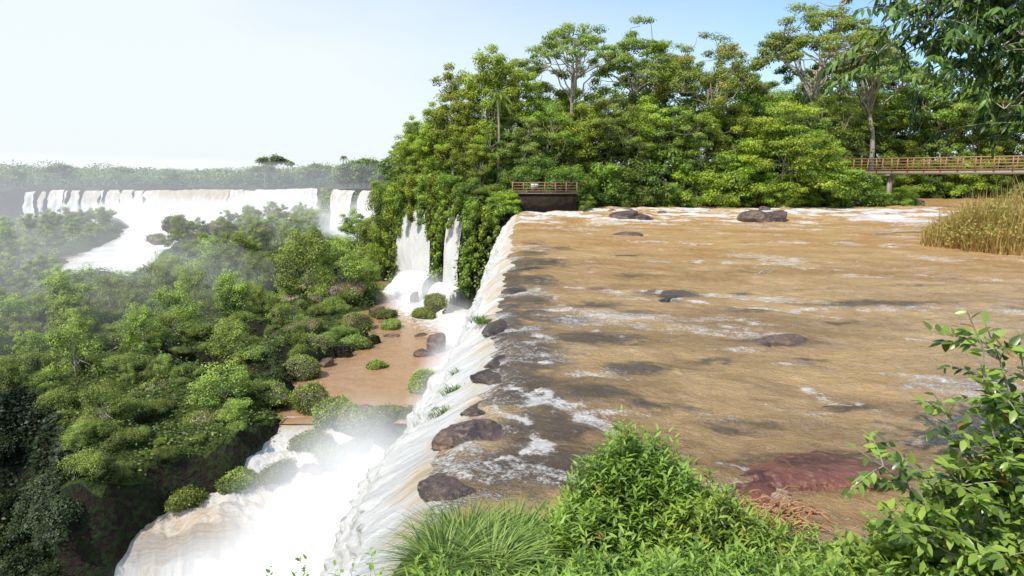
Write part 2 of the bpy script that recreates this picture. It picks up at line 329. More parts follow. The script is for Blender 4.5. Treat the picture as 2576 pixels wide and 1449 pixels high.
foam=np.maximum(foam,tb*(.15+.8*ss(.42,.62,fbm(al*.22,ac*.7,3)))*(1-.85*ss(90,101,y)))
foam=foam*(1-.8*ss(92,102,y))
foam=np.maximum(foam,.6*np.exp(-s_/.9)*ss(30,18,y));foam=np.maximum(foam,.6*ss(26,12,y)*np.exp(-s_/1.8))
near=ss(56,17,y)*.95+.05
zz=wave*ss(0,.6,s_)-.12*np.exp(-s_/.35)
shelf=(.25+.85*ss(.3,.6,fbm(x*.45,y*.28,61)))*ss(54,32,y)*np.exp(-(s_/2.3)**2)*.85
rock=np.maximum(rock,shelf)
g=G();g.add(np.stack([x,y,zz],1),[gridF(len(sxs),len(sy))]);obj('river',g.mesh('river',mRiver,True,{'rock':rock,'red':red,'foam':foam,'near':near}),label='wide muddy brown river running over rocks',cat='river',kind='structure')
# ---------------------------------------------------------------- main fall
ny,nt=940,160
yy=np.concatenate([np.linspace(6.5,30,540),np.linspace(30.15,83.,400)]);tt=np.linspace(0,1,nt)**1.5
Yg,Tg=np.meshgrid(yy,tt,indexing='ij')
depth=12.3+18*ss(46,38,Yg);dp=Tg*depth
scal=fbm(Yg*.28,dp*.05,1)-.5;sc2=fbm(Yg*1.,dp*.3,2)-.5;sc3=fbm(Yg*3.4,dp*1.4,3)-.5;sc4=fbm(Yg*8,dp*4,13)-.5
out=(1.15*np.sqrt(dp+.02)-.16)*(1+.5*scal)+np.minimum(dp,4)*.22*sc2+np.minimum(dp*1.5,2.2)*.34*sc3+np.minimum(dp,1.3)*.34*sc4
led=ss(.35,.9,fbm(Yg*.3,4.4)+.25)*ss(30,22,Yg)*.5*ss(.2,.9,dp);out=out+led
Xl=lipx(Yg);Xs=np.interp(Yg,LIP[:,1],LIP[:,0])-.15
Xg=Xl+(Xs-Xl)*ss(.2,3.,dp)-out;Zg=-.12-dp
fo=.22+1.*ss(.0,2.,dp+2.2*sc2)+.5*ss(36,18,Yg)*ss(.1,.8,dp);rk=-.5+.95*ss(36,20,Yg)*np.exp(-((dp-.8)/.9)**2)*ss(.48,.62,fbm(Yg*.45,dp*.3,8))
g=G();g.add(np.stack([Xg.ravel(),Yg.ravel(),Zg.ravel()],1),[gridF(ny,nt)])
obj('waterfall',g.mesh('waterfall',mFall,True,{'foam':fo.ravel(),'rock':rk.ravel(),'flow':np.stack([Yg.ravel(),dp.ravel(),0*dp.ravel()],1)}),label='long white curtain of water pouring off the river edge',cat='waterfall')
def fall(pts,zt,zb,outd,mat,label,foam0=.35,nx=60,nt=30,width_n=.4,group=None,spread=0.,zn=.9,edge=2.):
    pts=np.asarray(pts,float);L=np.r_[0,np.cumsum(np.hypot(*np.diff(pts,axis=0).T))];u=np.linspace(0,L[-1],nx)
    px=np.interp(u,L,pts[:,0]);py=np.interp(u,L,pts[:,1])
    tx,ty=np.gradient(px),np.gradient(py);l=np.hypot(tx,ty);nx_,ny_=ty/l,-tx/l
    t=np.linspace(0,1,nt);U,T=np.meshgrid(u,t,indexing='ij');D=T*(zt-zb)
    sd=R.random()*50
    o=outd*np.sqrt(T)*(1+.8*(fbm(U*.5+sd,T*2,1)-.5))+width_n*1.4*(fbm(U*1.6+sd,T*5,2)-.5)*T
    sp=(U/L[-1]-.5)*2*spread*T+width_n*edge*(fbm(T*5+sd,U*.0+np.sign(U-L[-1]/2))-.5)*np.abs(U/L[-1]-.5)*2
    Xf=px[:,None]+nx_[:,None]*o+(tx/l)[:,None]*sp;Yf=py[:,None]+ny_[:,None]*o+(ty/l)[:,None]*sp
    Z=zt-D+zn*(fbm(U*.35+sd,0*T,5)-.5)*(1-T)
    g=G();g.add(np.stack([Xf.ravel(),Yf.ravel(),Z.ravel()],1),[gridF(nx,nt)])
    me=g.mesh('waterfall',mat,True,{'foam':(foam0+.7*T).ravel(),'rock':(0*T-.6).ravel(),'flow':np.stack([U.ravel()+sd,D.ravel(),0*D.ravel()],1)})
    return obj('waterfall',me,label=label,cat='waterfall',group=group)
fall([(-8.0,89.8),(-5.9,86.9)],-.4,-11.8,1.6,mCasc,'narrow white waterfall beside vine covered cliff',.7,70,60,.3,spread=.3,zn=.2,edge=.8)
fall([(-16.2,102.8),(-10.8,95.6)],-.4,-11.9,1.6,mCasc,'white waterfall splashing into brown pool',.7,90,60,.3,spread=.8,zn=.2,edge=.8)
fall([(-15.2,97.4),(-10.6,92.6)],-9.,-12.,3.6,mCasc,'lower white chute of water over rocks',.8,50,40,.6,spread=1.6,edge=1.)
fall([(-9.2,86.),(-6.6,83.2)],-9.,-12.,3.,mCasc,'lower white chute of water over rocks',.8,50,40,.6,spread=1.,edge=1.)
for a,b,c,fo in [(-212,-207.4,2.4,.5),(-205,-203.6,2.4,.3),(-200.8,-195.2,2.6,.55),(-194.6,-193.4,2.4,.5),(-192.,-188.4,2.4,.45),(-186,-179.6,2.4,.35),(-178.8,-177.6,2,.4),(-176,-171,2.4,.4),(-169.5,-165.2,2.4,.4),(-164.9,-160.2,2.4,.4),(-159,-153.4,2.6,.5),(-153,-138,3.6,.15),(-139.5,-123.6,4.4,.1),(-125.5,-117,3.2,.45),(-118.5,-111.4,3.,.5),(-111.5,-101.8,2.6,.6),(-102.8,-92.8,3.4,.6),(-93.8,-85,2.8,.6)]:
    fall([(a,300.6),(b,300.6)],-2.9+(a+150)*.006+R.uniform(-.4,.2),-18,c+2.2,mFallFar,'broad distant white waterfall over dark cliff' if b-a>10 else 'thin distant white waterfall over dark cliff',fo,max(16,int((b-a)*2.5)),26,1.6,'falls along the distant cliff',spread=.8)
fall([(-61.5,238.8),(-53.,233.)],-1.2,-17.5,4.,mFallFar,'distant white waterfall beside jungle slope',.5,40,26,1.2,'falls along the distant cliff')
fall([(-50,230.6),(-42.5,225)],-1.2,-16,4.,mFallFar,'distant white waterfall beside jungle slope',.5,30,26,1.2,'falls along the distant cliff')
# ---------------------------------------------------------------- lower pool, cascade, rapids
px=np.linspace(-32,-2,110);py=np.concatenate([np.linspace(44.4,75,110),np.linspace(75.4,112,80)])
PX,PY=np.meshgrid(px,py,indexing='ij');x=PX.ravel();y=PY.ravel();y=np.maximum(y,44.4+4.6*ss(-16.6,-18.4,x))
fm=.85*np.exp(-np.clip(x+5.2,-99,0)**2/3.)+1.1*np.exp(-(((x+12.)/4.)**2+((y-89)/10)**2))+1.*np.exp(-(((x+8)/3)**2+((y-79)/9)**2))+.2*ss(47,44.5,y)
fm=fm+.45*np.exp(-(((x+15.5)/2)**2+((y-97)/5)**2))
g=G();g.add(np.stack([x,y,-12+.12*(fbm(x,y)-.5)],1),[gridF(len(px),len(py))]);obj('plunge_pool',g.mesh('plunge_pool',mPool,True,{'foam':fm}),label='muddy orange pool at the foot of the waterfall',cat='pool',kind='structure')
nu,nv=400,340
U,Vv=np.meshgrid(np.linspace(0,1,nu),np.linspace(0,1,nv),indexing='ij')
fyL=np.interp(Vv,[0,.1,.25,.4,.5,.6,1.],[45.8,44,41.2,38.6,36.8,35.6,33.6]);fyR=np.interp(Vv,[0,.1,.25,.4,.5,.6,1.],[45.8,44.2,42.6,40.6,39.2,37.6,34.5])
lx=np.interp(Vv,[0,.1,.25,.4,.5,.6,1.],[-17.,-18.,-19.,-21.4,-23.4,-23.9,-22.6])+.4*(fbm(Vv*9,1.)-.5);rx=np.interp(Vv,[0,.12,.3,1],[-13.6,-12.,-5,-4.])
x=lx+(rx-lx)*U;y=fyL+(fyR-fyL)*ss(.1,.8,U)+2.2*(fbm(x*.24,1.5)-.5)*ss(.1,.5,Vv)*2
z=np.interp(Vv,[0,.08,.16,.26,.34,.46,.52,.58,.66,1.],[-12.0,-12.1,-12.5,-13.1,-14.,-14.8,-15.3,-16.6,-20,-35])
z=z-1.0*ss(.0,.4,Vv)*fbm(x*.35,y*.35,3)+.9*(fbm(x*.5,y*.8,5)-.5)*ss(.1,.3,Vv)+.4*(fbm(x*2.,y*2.,15)-.5)*ss(.06,.2,Vv)-1.5*ss(.2,.5,Vv)*ss(.25,.6,U)
y=y+.9*(fbm(x*1.,Vv*4,25)-.5)*ss(.5,.7,Vv)
wv=ss(.58,.5,Vv)
foam=.45+.35*U+.45*ss(.5,.65,Vv)+.9*(fbm(x*.3,y*.4,44)-.5)-.45*ss(.2,.05,Vv);rk=-.65+.6*np.exp(-((Vv-.47)/.06)**2)*ss(.52,.6,fbm(x*.33,y*.1,9))
pf_=(x*.6-y*.8)*wv+x*(1-wv);af_=-(x*.8+y*.6)*wv+(-z)*.5*(1-wv)
g=G();g.add(np.stack([x.ravel(),y.ravel(),z.ravel()],1),[gridF(nu,nv)])
obj('cascade',g.mesh('cascade',mCasc2,True,{'foam':foam.ravel(),'rock':rk.ravel(),'flow':np.stack([pf_.ravel(),af_.ravel(),0*x.ravel()],1)}),label='foaming white cascade tumbling down from the pool',cat='waterfall')
g=G();a=np.linspace(-330,-25,90);b=np.linspace(118,299,80);AA,BB=np.meshgrid(a,b,indexing='ij');x=AA.ravel();y=BB.ravel()
fm=ss(-7,3,sdist(x,y,RAP))*1.1+.5*ss(280,296,y)
g.add(np.stack([x,y,-17.6+.9*fm*(fbm(x*.2,y*.2)-.2)],1),[gridF(90,80)]);obj('lower_river',g.mesh('lower_river',mPool,True,{'foam':fm}),label='lower river with white rapids',cat='river',kind='structure')
# ---------------------------------------------------------------- trees
def clump(g,c,r,flat,n,size,base,T=QL,up=.8):
    d=nrm(R.normal(size=(n,3)));rad=r*R.random(n)**.42*(.65+.7*vn(d[:,0]*2+c[0],d[:,1]*2+c[1],d[:,2]*2+c[2]))
    P=np.asarray(c)+d*rad[:,None]*np.array([1,1,flat])
    N=d*.9+np.array([0,0,up])+.45*R.normal(size=(n,3));D=np.cross(N,R.normal(size=(n,3)))+np.array([0,0,-.25])
    t=np.clip(base+.28*d[:,2]*rad/r+.16*R.normal(size=n),0,1.05)  # leaf shading painted into the tint: clump tops lighter, undersides darker
    inst(g,T,P,D,N,size*R.uniform(.6,1.3,n),t)
def make_tree(seed,H,Rr,zc,Rz,ncl,cr,nl,ls,mode='round',flat=.6,leaf=None,trunk_r=None,K=9,lean=(0,0),blossom=0.):
    global R
    R=np.random.default_rng(seed);w=G();c=G()
    tr=trunk_r or H*.014
    zt=zc if mode!='shrub' else H*.45
    top=np.array([lean[0],lean[1],zt])
    tp=bez((0,0,-.8),top,(R.normal()*H*.02,R.normal()*H*.02,0),8,H*.004);tube(w,tp,np.linspace(tr,tr*.5,8),8)
    tg=[]
    for i in range(ncl):
        th=R.uniform(0,2*np.pi)
        if mode=='umb':
            q=np.sqrt(R.random());p=np.array([q*Rr*np.cos(th),q*Rr*np.sin(th),zc+Rz*(1-q*q)*R.uniform(.4,1.05)-.12*Rz*q])
        elif mode=='shrub':
            q=R.random();ph=np.arccos(q);k=R.uniform(.65,1.);p=np.array([Rr*np.sin(ph)*np.cos(th)*k,Rr*np.sin(ph)*np.sin(th)*k,H*.12+(H*.88-cr*.5)*np.cos(ph)*k])
        else:
            d=nrm(R.normal(size=3));k=R.uniform(.45,1.);p=np.array([d[0]*Rr*k,d[1]*Rr*k,zc+d[2]*Rz*k])
        tg.append(p+np.array([lean[0],lean[1],0])*(1 if mode!='shrub' else .5))
    tg=np.array(tg);prim=[]
    for i in range(min(K,ncl)):
        f=R.uniform(.5,1.) if mode!='umb' else R.uniform(.72,1.)
        k=min(7,int(f*7));a=tp[k];b=tg[i];r0=tr*(.5-.25*f)+.02
        pth=bez(a,b,((R.normal())*.05*Rr,R.normal()*.05*Rr,.06*Rr),7,.012*H);tube(w,pth,np.linspace(r0,r0*.3,7),6);prim.append(pth)
    allp=np.concatenate([q[2:6] for q in prim])
    for i in range(K,ncl):
        b=tg[i];dd=np.linalg.norm(allp-b,axis=1)+.6*np.maximum(0,allp[:,2]-b[2]+.5);a=allp[dd.argmin()]
        tube(w,bez(a,b,(0,0,.05*Rr),5,.01*H),np.linspace(tr*.2,tr*.06,5),4)
    for p in tg:
        bt=.58+.17*R.normal()+.18*(p[2]-zc)/max(Rz,1)  # lower clumps start from a darker tint, as painted crown shading
        clump(c,p,cr*R.uniform(.7,1.3),flat,int(nl*R.uniform(.6,1.3)),ls,bt)
        if blossom and R.random()<blossom:
            n=int(nl*.3);d=nrm(R.normal(size=(n,3)));d[:,2]=abs(d[:,2])
            inst(c,QL,p+d*cr*np.array([1,1,flat]),R.normal(size=(n,3)),d,ls*.8,1.4)
    return w.mesh('trunk',mBark,True),c.mesh('crown',leaf or mLeafM)
def place(meshes,x,y,z,s,rot,label,name='tree',cat='tree',group=None,sz=None):
    e=obj(name,None,label,cat,group=group,loc=(x,y,z),rot=(0,0,rot),scale=(s,s,sz or s));e.empty_display_size=.5
    for n,me in zip(('trunk','crown'),meshes): obj(n,me,parent=e)
    return e
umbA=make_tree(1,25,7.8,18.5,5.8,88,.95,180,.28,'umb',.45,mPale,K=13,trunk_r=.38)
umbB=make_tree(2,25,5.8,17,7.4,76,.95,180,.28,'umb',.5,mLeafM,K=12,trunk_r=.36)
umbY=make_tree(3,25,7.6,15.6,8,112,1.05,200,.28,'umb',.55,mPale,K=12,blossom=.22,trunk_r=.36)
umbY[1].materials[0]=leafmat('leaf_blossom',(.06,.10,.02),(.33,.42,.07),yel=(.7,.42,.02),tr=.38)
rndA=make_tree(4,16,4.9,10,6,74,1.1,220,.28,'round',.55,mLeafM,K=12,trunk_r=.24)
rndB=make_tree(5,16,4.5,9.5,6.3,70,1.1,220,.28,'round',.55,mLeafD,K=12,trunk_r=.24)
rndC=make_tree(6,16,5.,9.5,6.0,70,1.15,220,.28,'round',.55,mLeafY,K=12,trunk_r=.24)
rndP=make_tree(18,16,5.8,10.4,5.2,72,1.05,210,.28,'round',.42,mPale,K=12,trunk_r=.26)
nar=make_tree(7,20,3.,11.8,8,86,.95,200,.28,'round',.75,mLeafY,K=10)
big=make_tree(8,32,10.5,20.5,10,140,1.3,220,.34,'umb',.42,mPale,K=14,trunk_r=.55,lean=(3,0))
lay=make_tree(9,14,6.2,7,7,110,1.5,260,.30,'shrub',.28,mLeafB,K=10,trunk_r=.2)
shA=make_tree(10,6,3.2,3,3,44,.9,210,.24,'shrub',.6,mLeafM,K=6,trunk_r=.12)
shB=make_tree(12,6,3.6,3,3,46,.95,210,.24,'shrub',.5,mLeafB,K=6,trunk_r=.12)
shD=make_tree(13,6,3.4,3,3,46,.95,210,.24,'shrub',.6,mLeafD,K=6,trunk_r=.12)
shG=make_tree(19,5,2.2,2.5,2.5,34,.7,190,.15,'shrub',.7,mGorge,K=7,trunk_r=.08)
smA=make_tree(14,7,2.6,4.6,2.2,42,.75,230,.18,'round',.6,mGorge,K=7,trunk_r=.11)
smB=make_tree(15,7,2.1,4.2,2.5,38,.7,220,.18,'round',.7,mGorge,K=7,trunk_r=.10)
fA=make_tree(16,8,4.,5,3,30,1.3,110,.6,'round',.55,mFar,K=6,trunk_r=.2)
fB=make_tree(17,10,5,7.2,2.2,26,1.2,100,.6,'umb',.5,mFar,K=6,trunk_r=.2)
def bushmesh(seed,Rr,H,n,ls,mat,K=16):
    global R
    R=np.random.default_rng(seed);g=G()
    for i in range(K):
        th=R.uniform(0,6.28);q=np.sqrt(R.random())*.7;c=(Rr*q*math.cos(th),Rr*q*math.sin(th),H*.55*(1-q*q*.7)*R.uniform(.7,1.))
        clump(g,c,Rr*R.uniform(.22,.45),.8,n//K,ls,.56+.14*R.normal()-.3*q,up=1.1)
    return g.mesh('bush',mat)
bushes=[bushmesh(20+i,1.,1.25,8500,.055,mGorge,12+4*i) for i in range(4)]
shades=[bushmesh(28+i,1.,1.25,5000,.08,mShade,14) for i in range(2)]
R=np.random.default_rng(101)
GR='rainforest trees along the river bank'
def gz(x,y): return float(hf(np.array([x]),np.array([y]))[0])
place(umbA,8.8,103,1,1.05,.4,'tall flat-topped rainforest tree with bare forking limbs',group=GR)
place(umbA,-.5,110,1,.9,2.4,'tall flat-topped rainforest tree with bare forking limbs',group=GR)
place(umbB,18.7,106,1,1.08,1.2,'tall rainforest tree with small domed crown',group=GR)
place(umbY,28.8,103.5,1,1.02,2.,'tall rainforest tree with yellow blossoms in crown',group=GR)
place(umbA,24,112,1,.98,4.4,'tall flat-topped rainforest tree with bare forking limbs',group=GR)
place(big,46,112,1,1.04,.1,'huge pale green tree with open spreading crown',group=GR)
place(big,66,128,1,1.0,2.1,'huge pale green tree with open spreading crown',group=GR)
place(nar,-3.2,96.5,.8,1.1,.5,'slender tall tree wrapped in climbing leaves',group=GR)
place(nar,-.2,98.5,.8,1.0,1.7,'slender tall tree wrapped in climbing leaves',group=GR)
place(nar,-8.2,97.6,.5,1.0,2.5,'slender tree with dense leafy crown beside falls',group=GR)
place(nar,-6,95,.5,.76,5.5,'slender tree with dense leafy crown beside falls',group=GR)
place(nar,-11.2,100,.5,.74,4.5,'slender tree with dense leafy crown beside falls',group=GR)
place(nar,-14.6,104.4,.5,.66,3.5,'slender tree with dense leafy crown beside falls',group=GR)
place(nar,3.3,101,.8,.94,4.,'slender tree with dense leafy crown',group=GR)
place(rndC,-14.5,106,.3,.74,3.,'leafy tree at the cliff edge above falls',group=GR)
TL=('green rainforest tree with rounded crown','dark leafy rainforest tree','yellow-green rainforest tree with rounded crown','pale green rainforest tree with layered crown')
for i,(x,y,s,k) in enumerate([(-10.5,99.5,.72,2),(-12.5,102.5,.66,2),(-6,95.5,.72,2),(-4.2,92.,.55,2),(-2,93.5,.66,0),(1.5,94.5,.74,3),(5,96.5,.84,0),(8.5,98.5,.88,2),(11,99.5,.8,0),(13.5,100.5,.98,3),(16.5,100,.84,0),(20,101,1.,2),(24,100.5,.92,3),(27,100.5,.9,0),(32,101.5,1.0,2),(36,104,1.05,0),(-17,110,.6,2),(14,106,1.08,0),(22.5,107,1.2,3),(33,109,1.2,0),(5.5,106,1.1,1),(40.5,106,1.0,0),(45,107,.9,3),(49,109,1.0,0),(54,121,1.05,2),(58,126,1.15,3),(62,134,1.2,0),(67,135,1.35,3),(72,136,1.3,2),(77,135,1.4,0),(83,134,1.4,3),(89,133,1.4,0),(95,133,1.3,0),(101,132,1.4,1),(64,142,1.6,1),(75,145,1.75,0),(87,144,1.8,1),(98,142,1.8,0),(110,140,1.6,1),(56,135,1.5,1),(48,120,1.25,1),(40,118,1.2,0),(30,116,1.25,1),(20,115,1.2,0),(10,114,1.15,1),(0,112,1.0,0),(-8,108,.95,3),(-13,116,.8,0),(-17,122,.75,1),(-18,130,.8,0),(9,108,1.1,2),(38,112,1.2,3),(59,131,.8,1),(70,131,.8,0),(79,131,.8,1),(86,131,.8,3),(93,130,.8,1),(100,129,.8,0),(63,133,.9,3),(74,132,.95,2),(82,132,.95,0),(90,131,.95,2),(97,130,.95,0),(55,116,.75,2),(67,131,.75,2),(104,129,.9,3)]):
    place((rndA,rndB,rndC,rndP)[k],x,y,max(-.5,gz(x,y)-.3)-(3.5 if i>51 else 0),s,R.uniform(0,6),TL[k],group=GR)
place(lay,38.,96.5,.2,1.08,.3,'bright green layered tree leaning over the water','tree','tree')
place(lay,33.,98.5,.2,.72,2.3,'bright green layered tree leaning over the water','tree','tree')
place(lay,42.5,97,.2,.8,4.3,'bright green layered tree leaning over the water','tree','tree')
GS='shrubs along the river bank'
for i,(x,y,s,k) in enumerate([(11,96.6,.6,2),(12.6,97.9,1.3,0),(15.3,97.4,.65,2),(17,98.6,1.25,2),(19.5,97.7,.7,0),(22,99.,1.5,2),(23.8,97.6,.6,1),(26,97.2,1.15,1),(29,96.8,1.0,1),(30.5,98.6,1.6,0),(31.5,96.6,.6,1),(34.,96.8,.8,0),(36.5,96.6,.9,1),(40,96.8,.8,1),(43.5,97.5,1.,0),(46.,97.2,.6,2),(48.5,99,1.2,0),(9.8,93.4,.45,1),(9.1,87.2,.35,0),(10.6,96,.5,0),(-.9,85.4,.6,1),(-.4,85.9,.4,1),(-3.,88.,.7,0),(-5.,89.5,.7,2),(-8.,93,.75,0),(-10.5,95.8,.8,1),(-13.5,99.5,.8,0),(-17,103.5,.7,1),(-20,108,.8,0),(1,90.5,.9,2),(4,91.5,1.1,2),(7.,91.8,1.,0),(9,94.,.9,2),(52.6,102.2,.55,1),(53.8,99.6,.5,0),(56.2,100.8,.6,1),(58.3,102.6,.62,1),(60.5,106,.6,0),(52,106,.8,0),(60,124,1.,0),(65,132,1.4,1),(70,133,1.,0),(75,132.5,1.3,1),(80,132,1.,0),(86,131.5,1.5,1),(92,131,1.,0),(98,130,1.3,1),(56,115,.9,1),(-2,85.2,.45,0),(104,131,1.,0),(60,117,.9,1),(64,126,1.,1)]):
    place((shA,shB,shD)[k],x,y,max(-.4,gz(x,y)-.4),s,R.uniform(0,6),('green shrub on the river bank','bright green shrub overhanging the water','dark green shrub on the river bank')[k],'shrub','shrub',GS)
def palm(seed,H,nf,fl):
    global R
    R=np.random.default_rng(seed);w=G();c=G();tube(w,bez((0,0,-.5),(.4,0,H),(.3,.2,0),9),np.linspace(.19,.12,9),8)
    for i in range(nf):
        th=i*2.4;el=R.uniform(-.2,1.1);L=fl*R.uniform(.8,1.1);t=np.linspace(0,1,24)
        r=L*np.cos(el)*t*.9+.1;z=L*(np.sin(el)*t-.75*t**2.2)
        P=np.stack([.4+r*math.cos(th),r*math.sin(th),H+z],1);tube(c,P[::4],np.linspace(.04,.01,6),4,.5)
        for sgn in(-1,1):
            side=np.array([-math.sin(th),math.cos(th),0])*sgn
            D=side*.8+nrm(np.gradient(P,axis=0))*.6+np.array([0,0,-.55])
            inst(c,lance(.05,.2),P[2:],D[2:],np.tile([0,0,1.],(22,1)),fl*.24,R.uniform(.3,.9,22))
    return w.mesh('trunk',mBark,True),c.mesh('crown',mLeafM)
pm=palm(31,13,16,2.4)
place(pm,-2.3,92.5,.5,1.08,0,'slim palm with arching fronds among trees','palm_tree','palm');place(pm,-77,318,-3,1.1,2,'lone palm standing above distant forest','palm_tree','palm')
R=np.random.default_rng(55)
for i,(x,y,zt,zb,r) in enumerate([(-4.6,83.2,1.2,-8.5,.9),(-3.2,83.,.5,-5,.8),(-5.2,84.,1.5,-10,.8),(-1.6,83,.8,-3,.8),(-9.2,91.2,4,-8,.9),(-10.,92.6,4.5,-6,.9),(-12.,95.,4.,-1.8,1.2),(-13.8,97.2,4,-1.6,1.2),(-15.6,99.6,4,-2.4,1.1),(-17.8,102.6,3,-9,1.4),(-20,105.5,2,-10,1.6),(-21.,110,2,-8,1.8),(-7.,86.6,2.6,-1.6,1.),(-8.4,88.4,3,-2.2,.9),(-11.,93.8,4,-3,.8)]):
    g=G();n=int((zt-zb)*2.2)+2
    for k in range(n):
        f=k/(n-1);clump(g,(x+.35*R.normal()*r-.6*f,y-.8+.3*R.normal(),zt+(zb-zt)*f),r*(1-.5*f)*R.uniform(.5,.9),1.,170,.24,.5+.15*R.normal(),up=.3)
        if k%3==0: tube(g,bez((x,y,zt),(x-.5*f,y-.9,zt+(zb-zt)*f),(0,0,-.3),6),.03,4,.1)
    obj('hanging_vine',g.mesh('hanging_vine',mLeafY if i%2 else mLeafM),'leafy vines draping down the wet cliff','vine',group='vines hanging on the cliff')
g=G();i0=PLAT.index((-.6,83.2));seg=PLAT[i0:i0+10]
for a in range(len(seg)-1):
    p0=np.array(seg[a]);p1=np.array(seg[a+1]);L=np.hypot(*(p1-p0));nn=np.array([-(p1-p0)[1],(p1-p0)[0]])/L;nn=-nn if sdist(np.array([(p0+p1)[0]/2+nn[0]]),np.array([(p0+p1)[1]/2+nn[1]]),PLAT)[0]>0 else nn
    n=int(L*(240 if p0[1]<120 else 90));t=R.random(n);f=R.random(n);far_=p0[1]>=120
    q=p0+(p1-p0)*t[:,None];x=q[:,0]+nn[0]*(.1+1.9*f+.8*R.random(n));y=q[:,1]+nn[1]*(.1+1.9*f+.8*R.random(n));z=.4-14*f-(2.5 if p0[1]>200 else 0)
    k=(fbm(t*L*.35,z*.35,a)>.40)
    for wx,wy,wr in [(-6.9,88.1,2.2),(-13.3,98.7,4.3),(-57,236,5.),(-46,228,5.)]: k&=(np.hypot(q[:,0]-wx,q[:,1]-wy)>wr)
    P=np.stack([x,y,z],1)[k];n=len(P);inst(g,QL,P,R.normal(size=(n,3))+[0,0,-.5],np.array([nn[0],nn[1],.9])+.5*R.normal(size=(n,3)),R.uniform(.25,.5,n)*(2. if far_ else 1),np.clip(.45+.3*R.normal(size=n),0,1))
obj('cliff_foliage',g.mesh('cliff_foliage',mGorge),'leafy growth clinging to the cliffs',cat='foliage',kind='stuff')
# ---------------------------------------------------------------- gorge vegetation
R=np.random.default_rng(77)
pts=[]
cand=R.uniform([-62,32],[-14,112],size=(12000,2));hz=hf(cand[:,0],cand[:,1]);pdist=sdist(cand[:,0],cand[:,1],POOL);pl=sdist(cand[:,0],cand[:,1],PLAT)
for (x,y),z,pq,pp in zip(cand,hz,pdist,pl):
    if len(pts)>=330:break
    if abs(x)>.80*y+2 or pq>-.5 or pp>-1.5: continue
    if z<-11.9 and y>max(edgey(x)-1,43) and y<100: continue
    if y<edgey(x)-.5: continue
    s=(.55+1.5*R.random()**1.6)*(1 if y<75 else 1.4)
    if x>-23 and y<48: s*=.75
    if any((x-a)**2+(y-b)**2<((s+c)*.56)**2 for a,b,c in pts):continue
    pts.append((x,y,s))
    if len(pts)%5==0: place(shG,x,y,z-.2,s*.62,R.uniform(0,6),'loose leafy shrub on the gorge floor','shrub','shrub','shrubs on the gorge floor',sz=s*R.uniform(.5,.8))
    else: obj('bush',bushes[R.integers(4)],'rounded green bush on gorge floor','bush',group='bushes covering the gorge floor',loc=(x,y,z-.1),rot=(R.normal()*.1,R.normal()*.1,R.uniform(0,6)),scale=(s,s*R.uniform(.7,1.25),s*R.uniform(.6,1.3)))
sp_=[];cand=R.uniform([-46,22],[-23,50],size=(3000,2));hz=hf(cand[:,0],cand[:,1])
for (x,y),z in zip(cand,hz):
    if len(sp_)>=34: break
    if y>edgey(x)-.3 or abs(x)>.8*y+3 or z>-14 or z<-35: continue
    if any((x-a)**2+(y-b)**2+.3*(z-c)**2<3.4 for a,b,c in sp_): continue
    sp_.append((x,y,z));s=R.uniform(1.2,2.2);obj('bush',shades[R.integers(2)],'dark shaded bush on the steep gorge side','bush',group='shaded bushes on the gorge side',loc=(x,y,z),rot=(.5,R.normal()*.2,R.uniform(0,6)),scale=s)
tp=[];cand=R.uniform([-170,50],[-22,292],size=(9000,2));hz=hf(cand[:,0],cand[:,1]);pl=sdist(cand[:,0],cand[:,1],PLAT);rd=sdist(cand[:,0],cand[:,1],RAP);pq=sdist(cand[:,0],cand[:,1],POOL)
for (x,y),z,pp,r_,q_ in zip(cand,hz,pl,rd,pq):
    if len(tp)>=135:break
    if abs(x)>.79*y+2 or pp>-2 or r_>-6 or q_>-5: continue
    if z<-12.2 and y<100: continue
    a=-x/y
    if y<70: continue
    if y<100 and a<.5 and R.random()<.9: continue
    if y>130 and R.random()<.3: continue
    if a<.28 and y>150: continue
    s=R.uniform(.5,.95)
    if y>120: s*=1.5
    if .47<a<.66 and y<150: s=R.uniform(.25,.36)
    dmin=2.6 if y<110 else 5
    if any((x-c)**2+(y-b)**2<dmin**2 for c,b in tp):continue
    tp.append((x,y));place((smA,smB)[R.integers(2)],x,y,z-.3,s,R.uniform(0,6),'small leafy tree in the misty gorge',group='small trees in the gorge')
for x,y,s in [(-38,58,.7),(-41,62,.8),(-44,66,.9),(-40,55,.55)]:
    place(smB,x,y,gz(x,y)-.3,s,R.uniform(0,6),'small leafy tree in the misty gorge',group='small trees in the gorge')
def scatter(n,x0,x1,y0,y1,pw=1.1):
    c=np.stack([R.uniform(x0,x1,n),y0+R.random(n)**pw*(y1-y0)],1);hz=hf(c[:,0],c[:,1]);k=(abs(c[:,0])<.8*c[:,1]+2)&((hz>-11.98)|(c[:,1]>100)|(c[:,1]<np.maximum(edgey(c[:,0]),42.5)))&(hz>-35.5)&(hz>-17.4*(c[:,1]>120)-99*(c[:,1]<=120))&(sdist(c[:,0],c[:,1],PLAT)<-.5)&~((c[:,0]>-25.)&(c[:,1]<edgey(c[:,0])-.2))
    return c[k],hz[k]
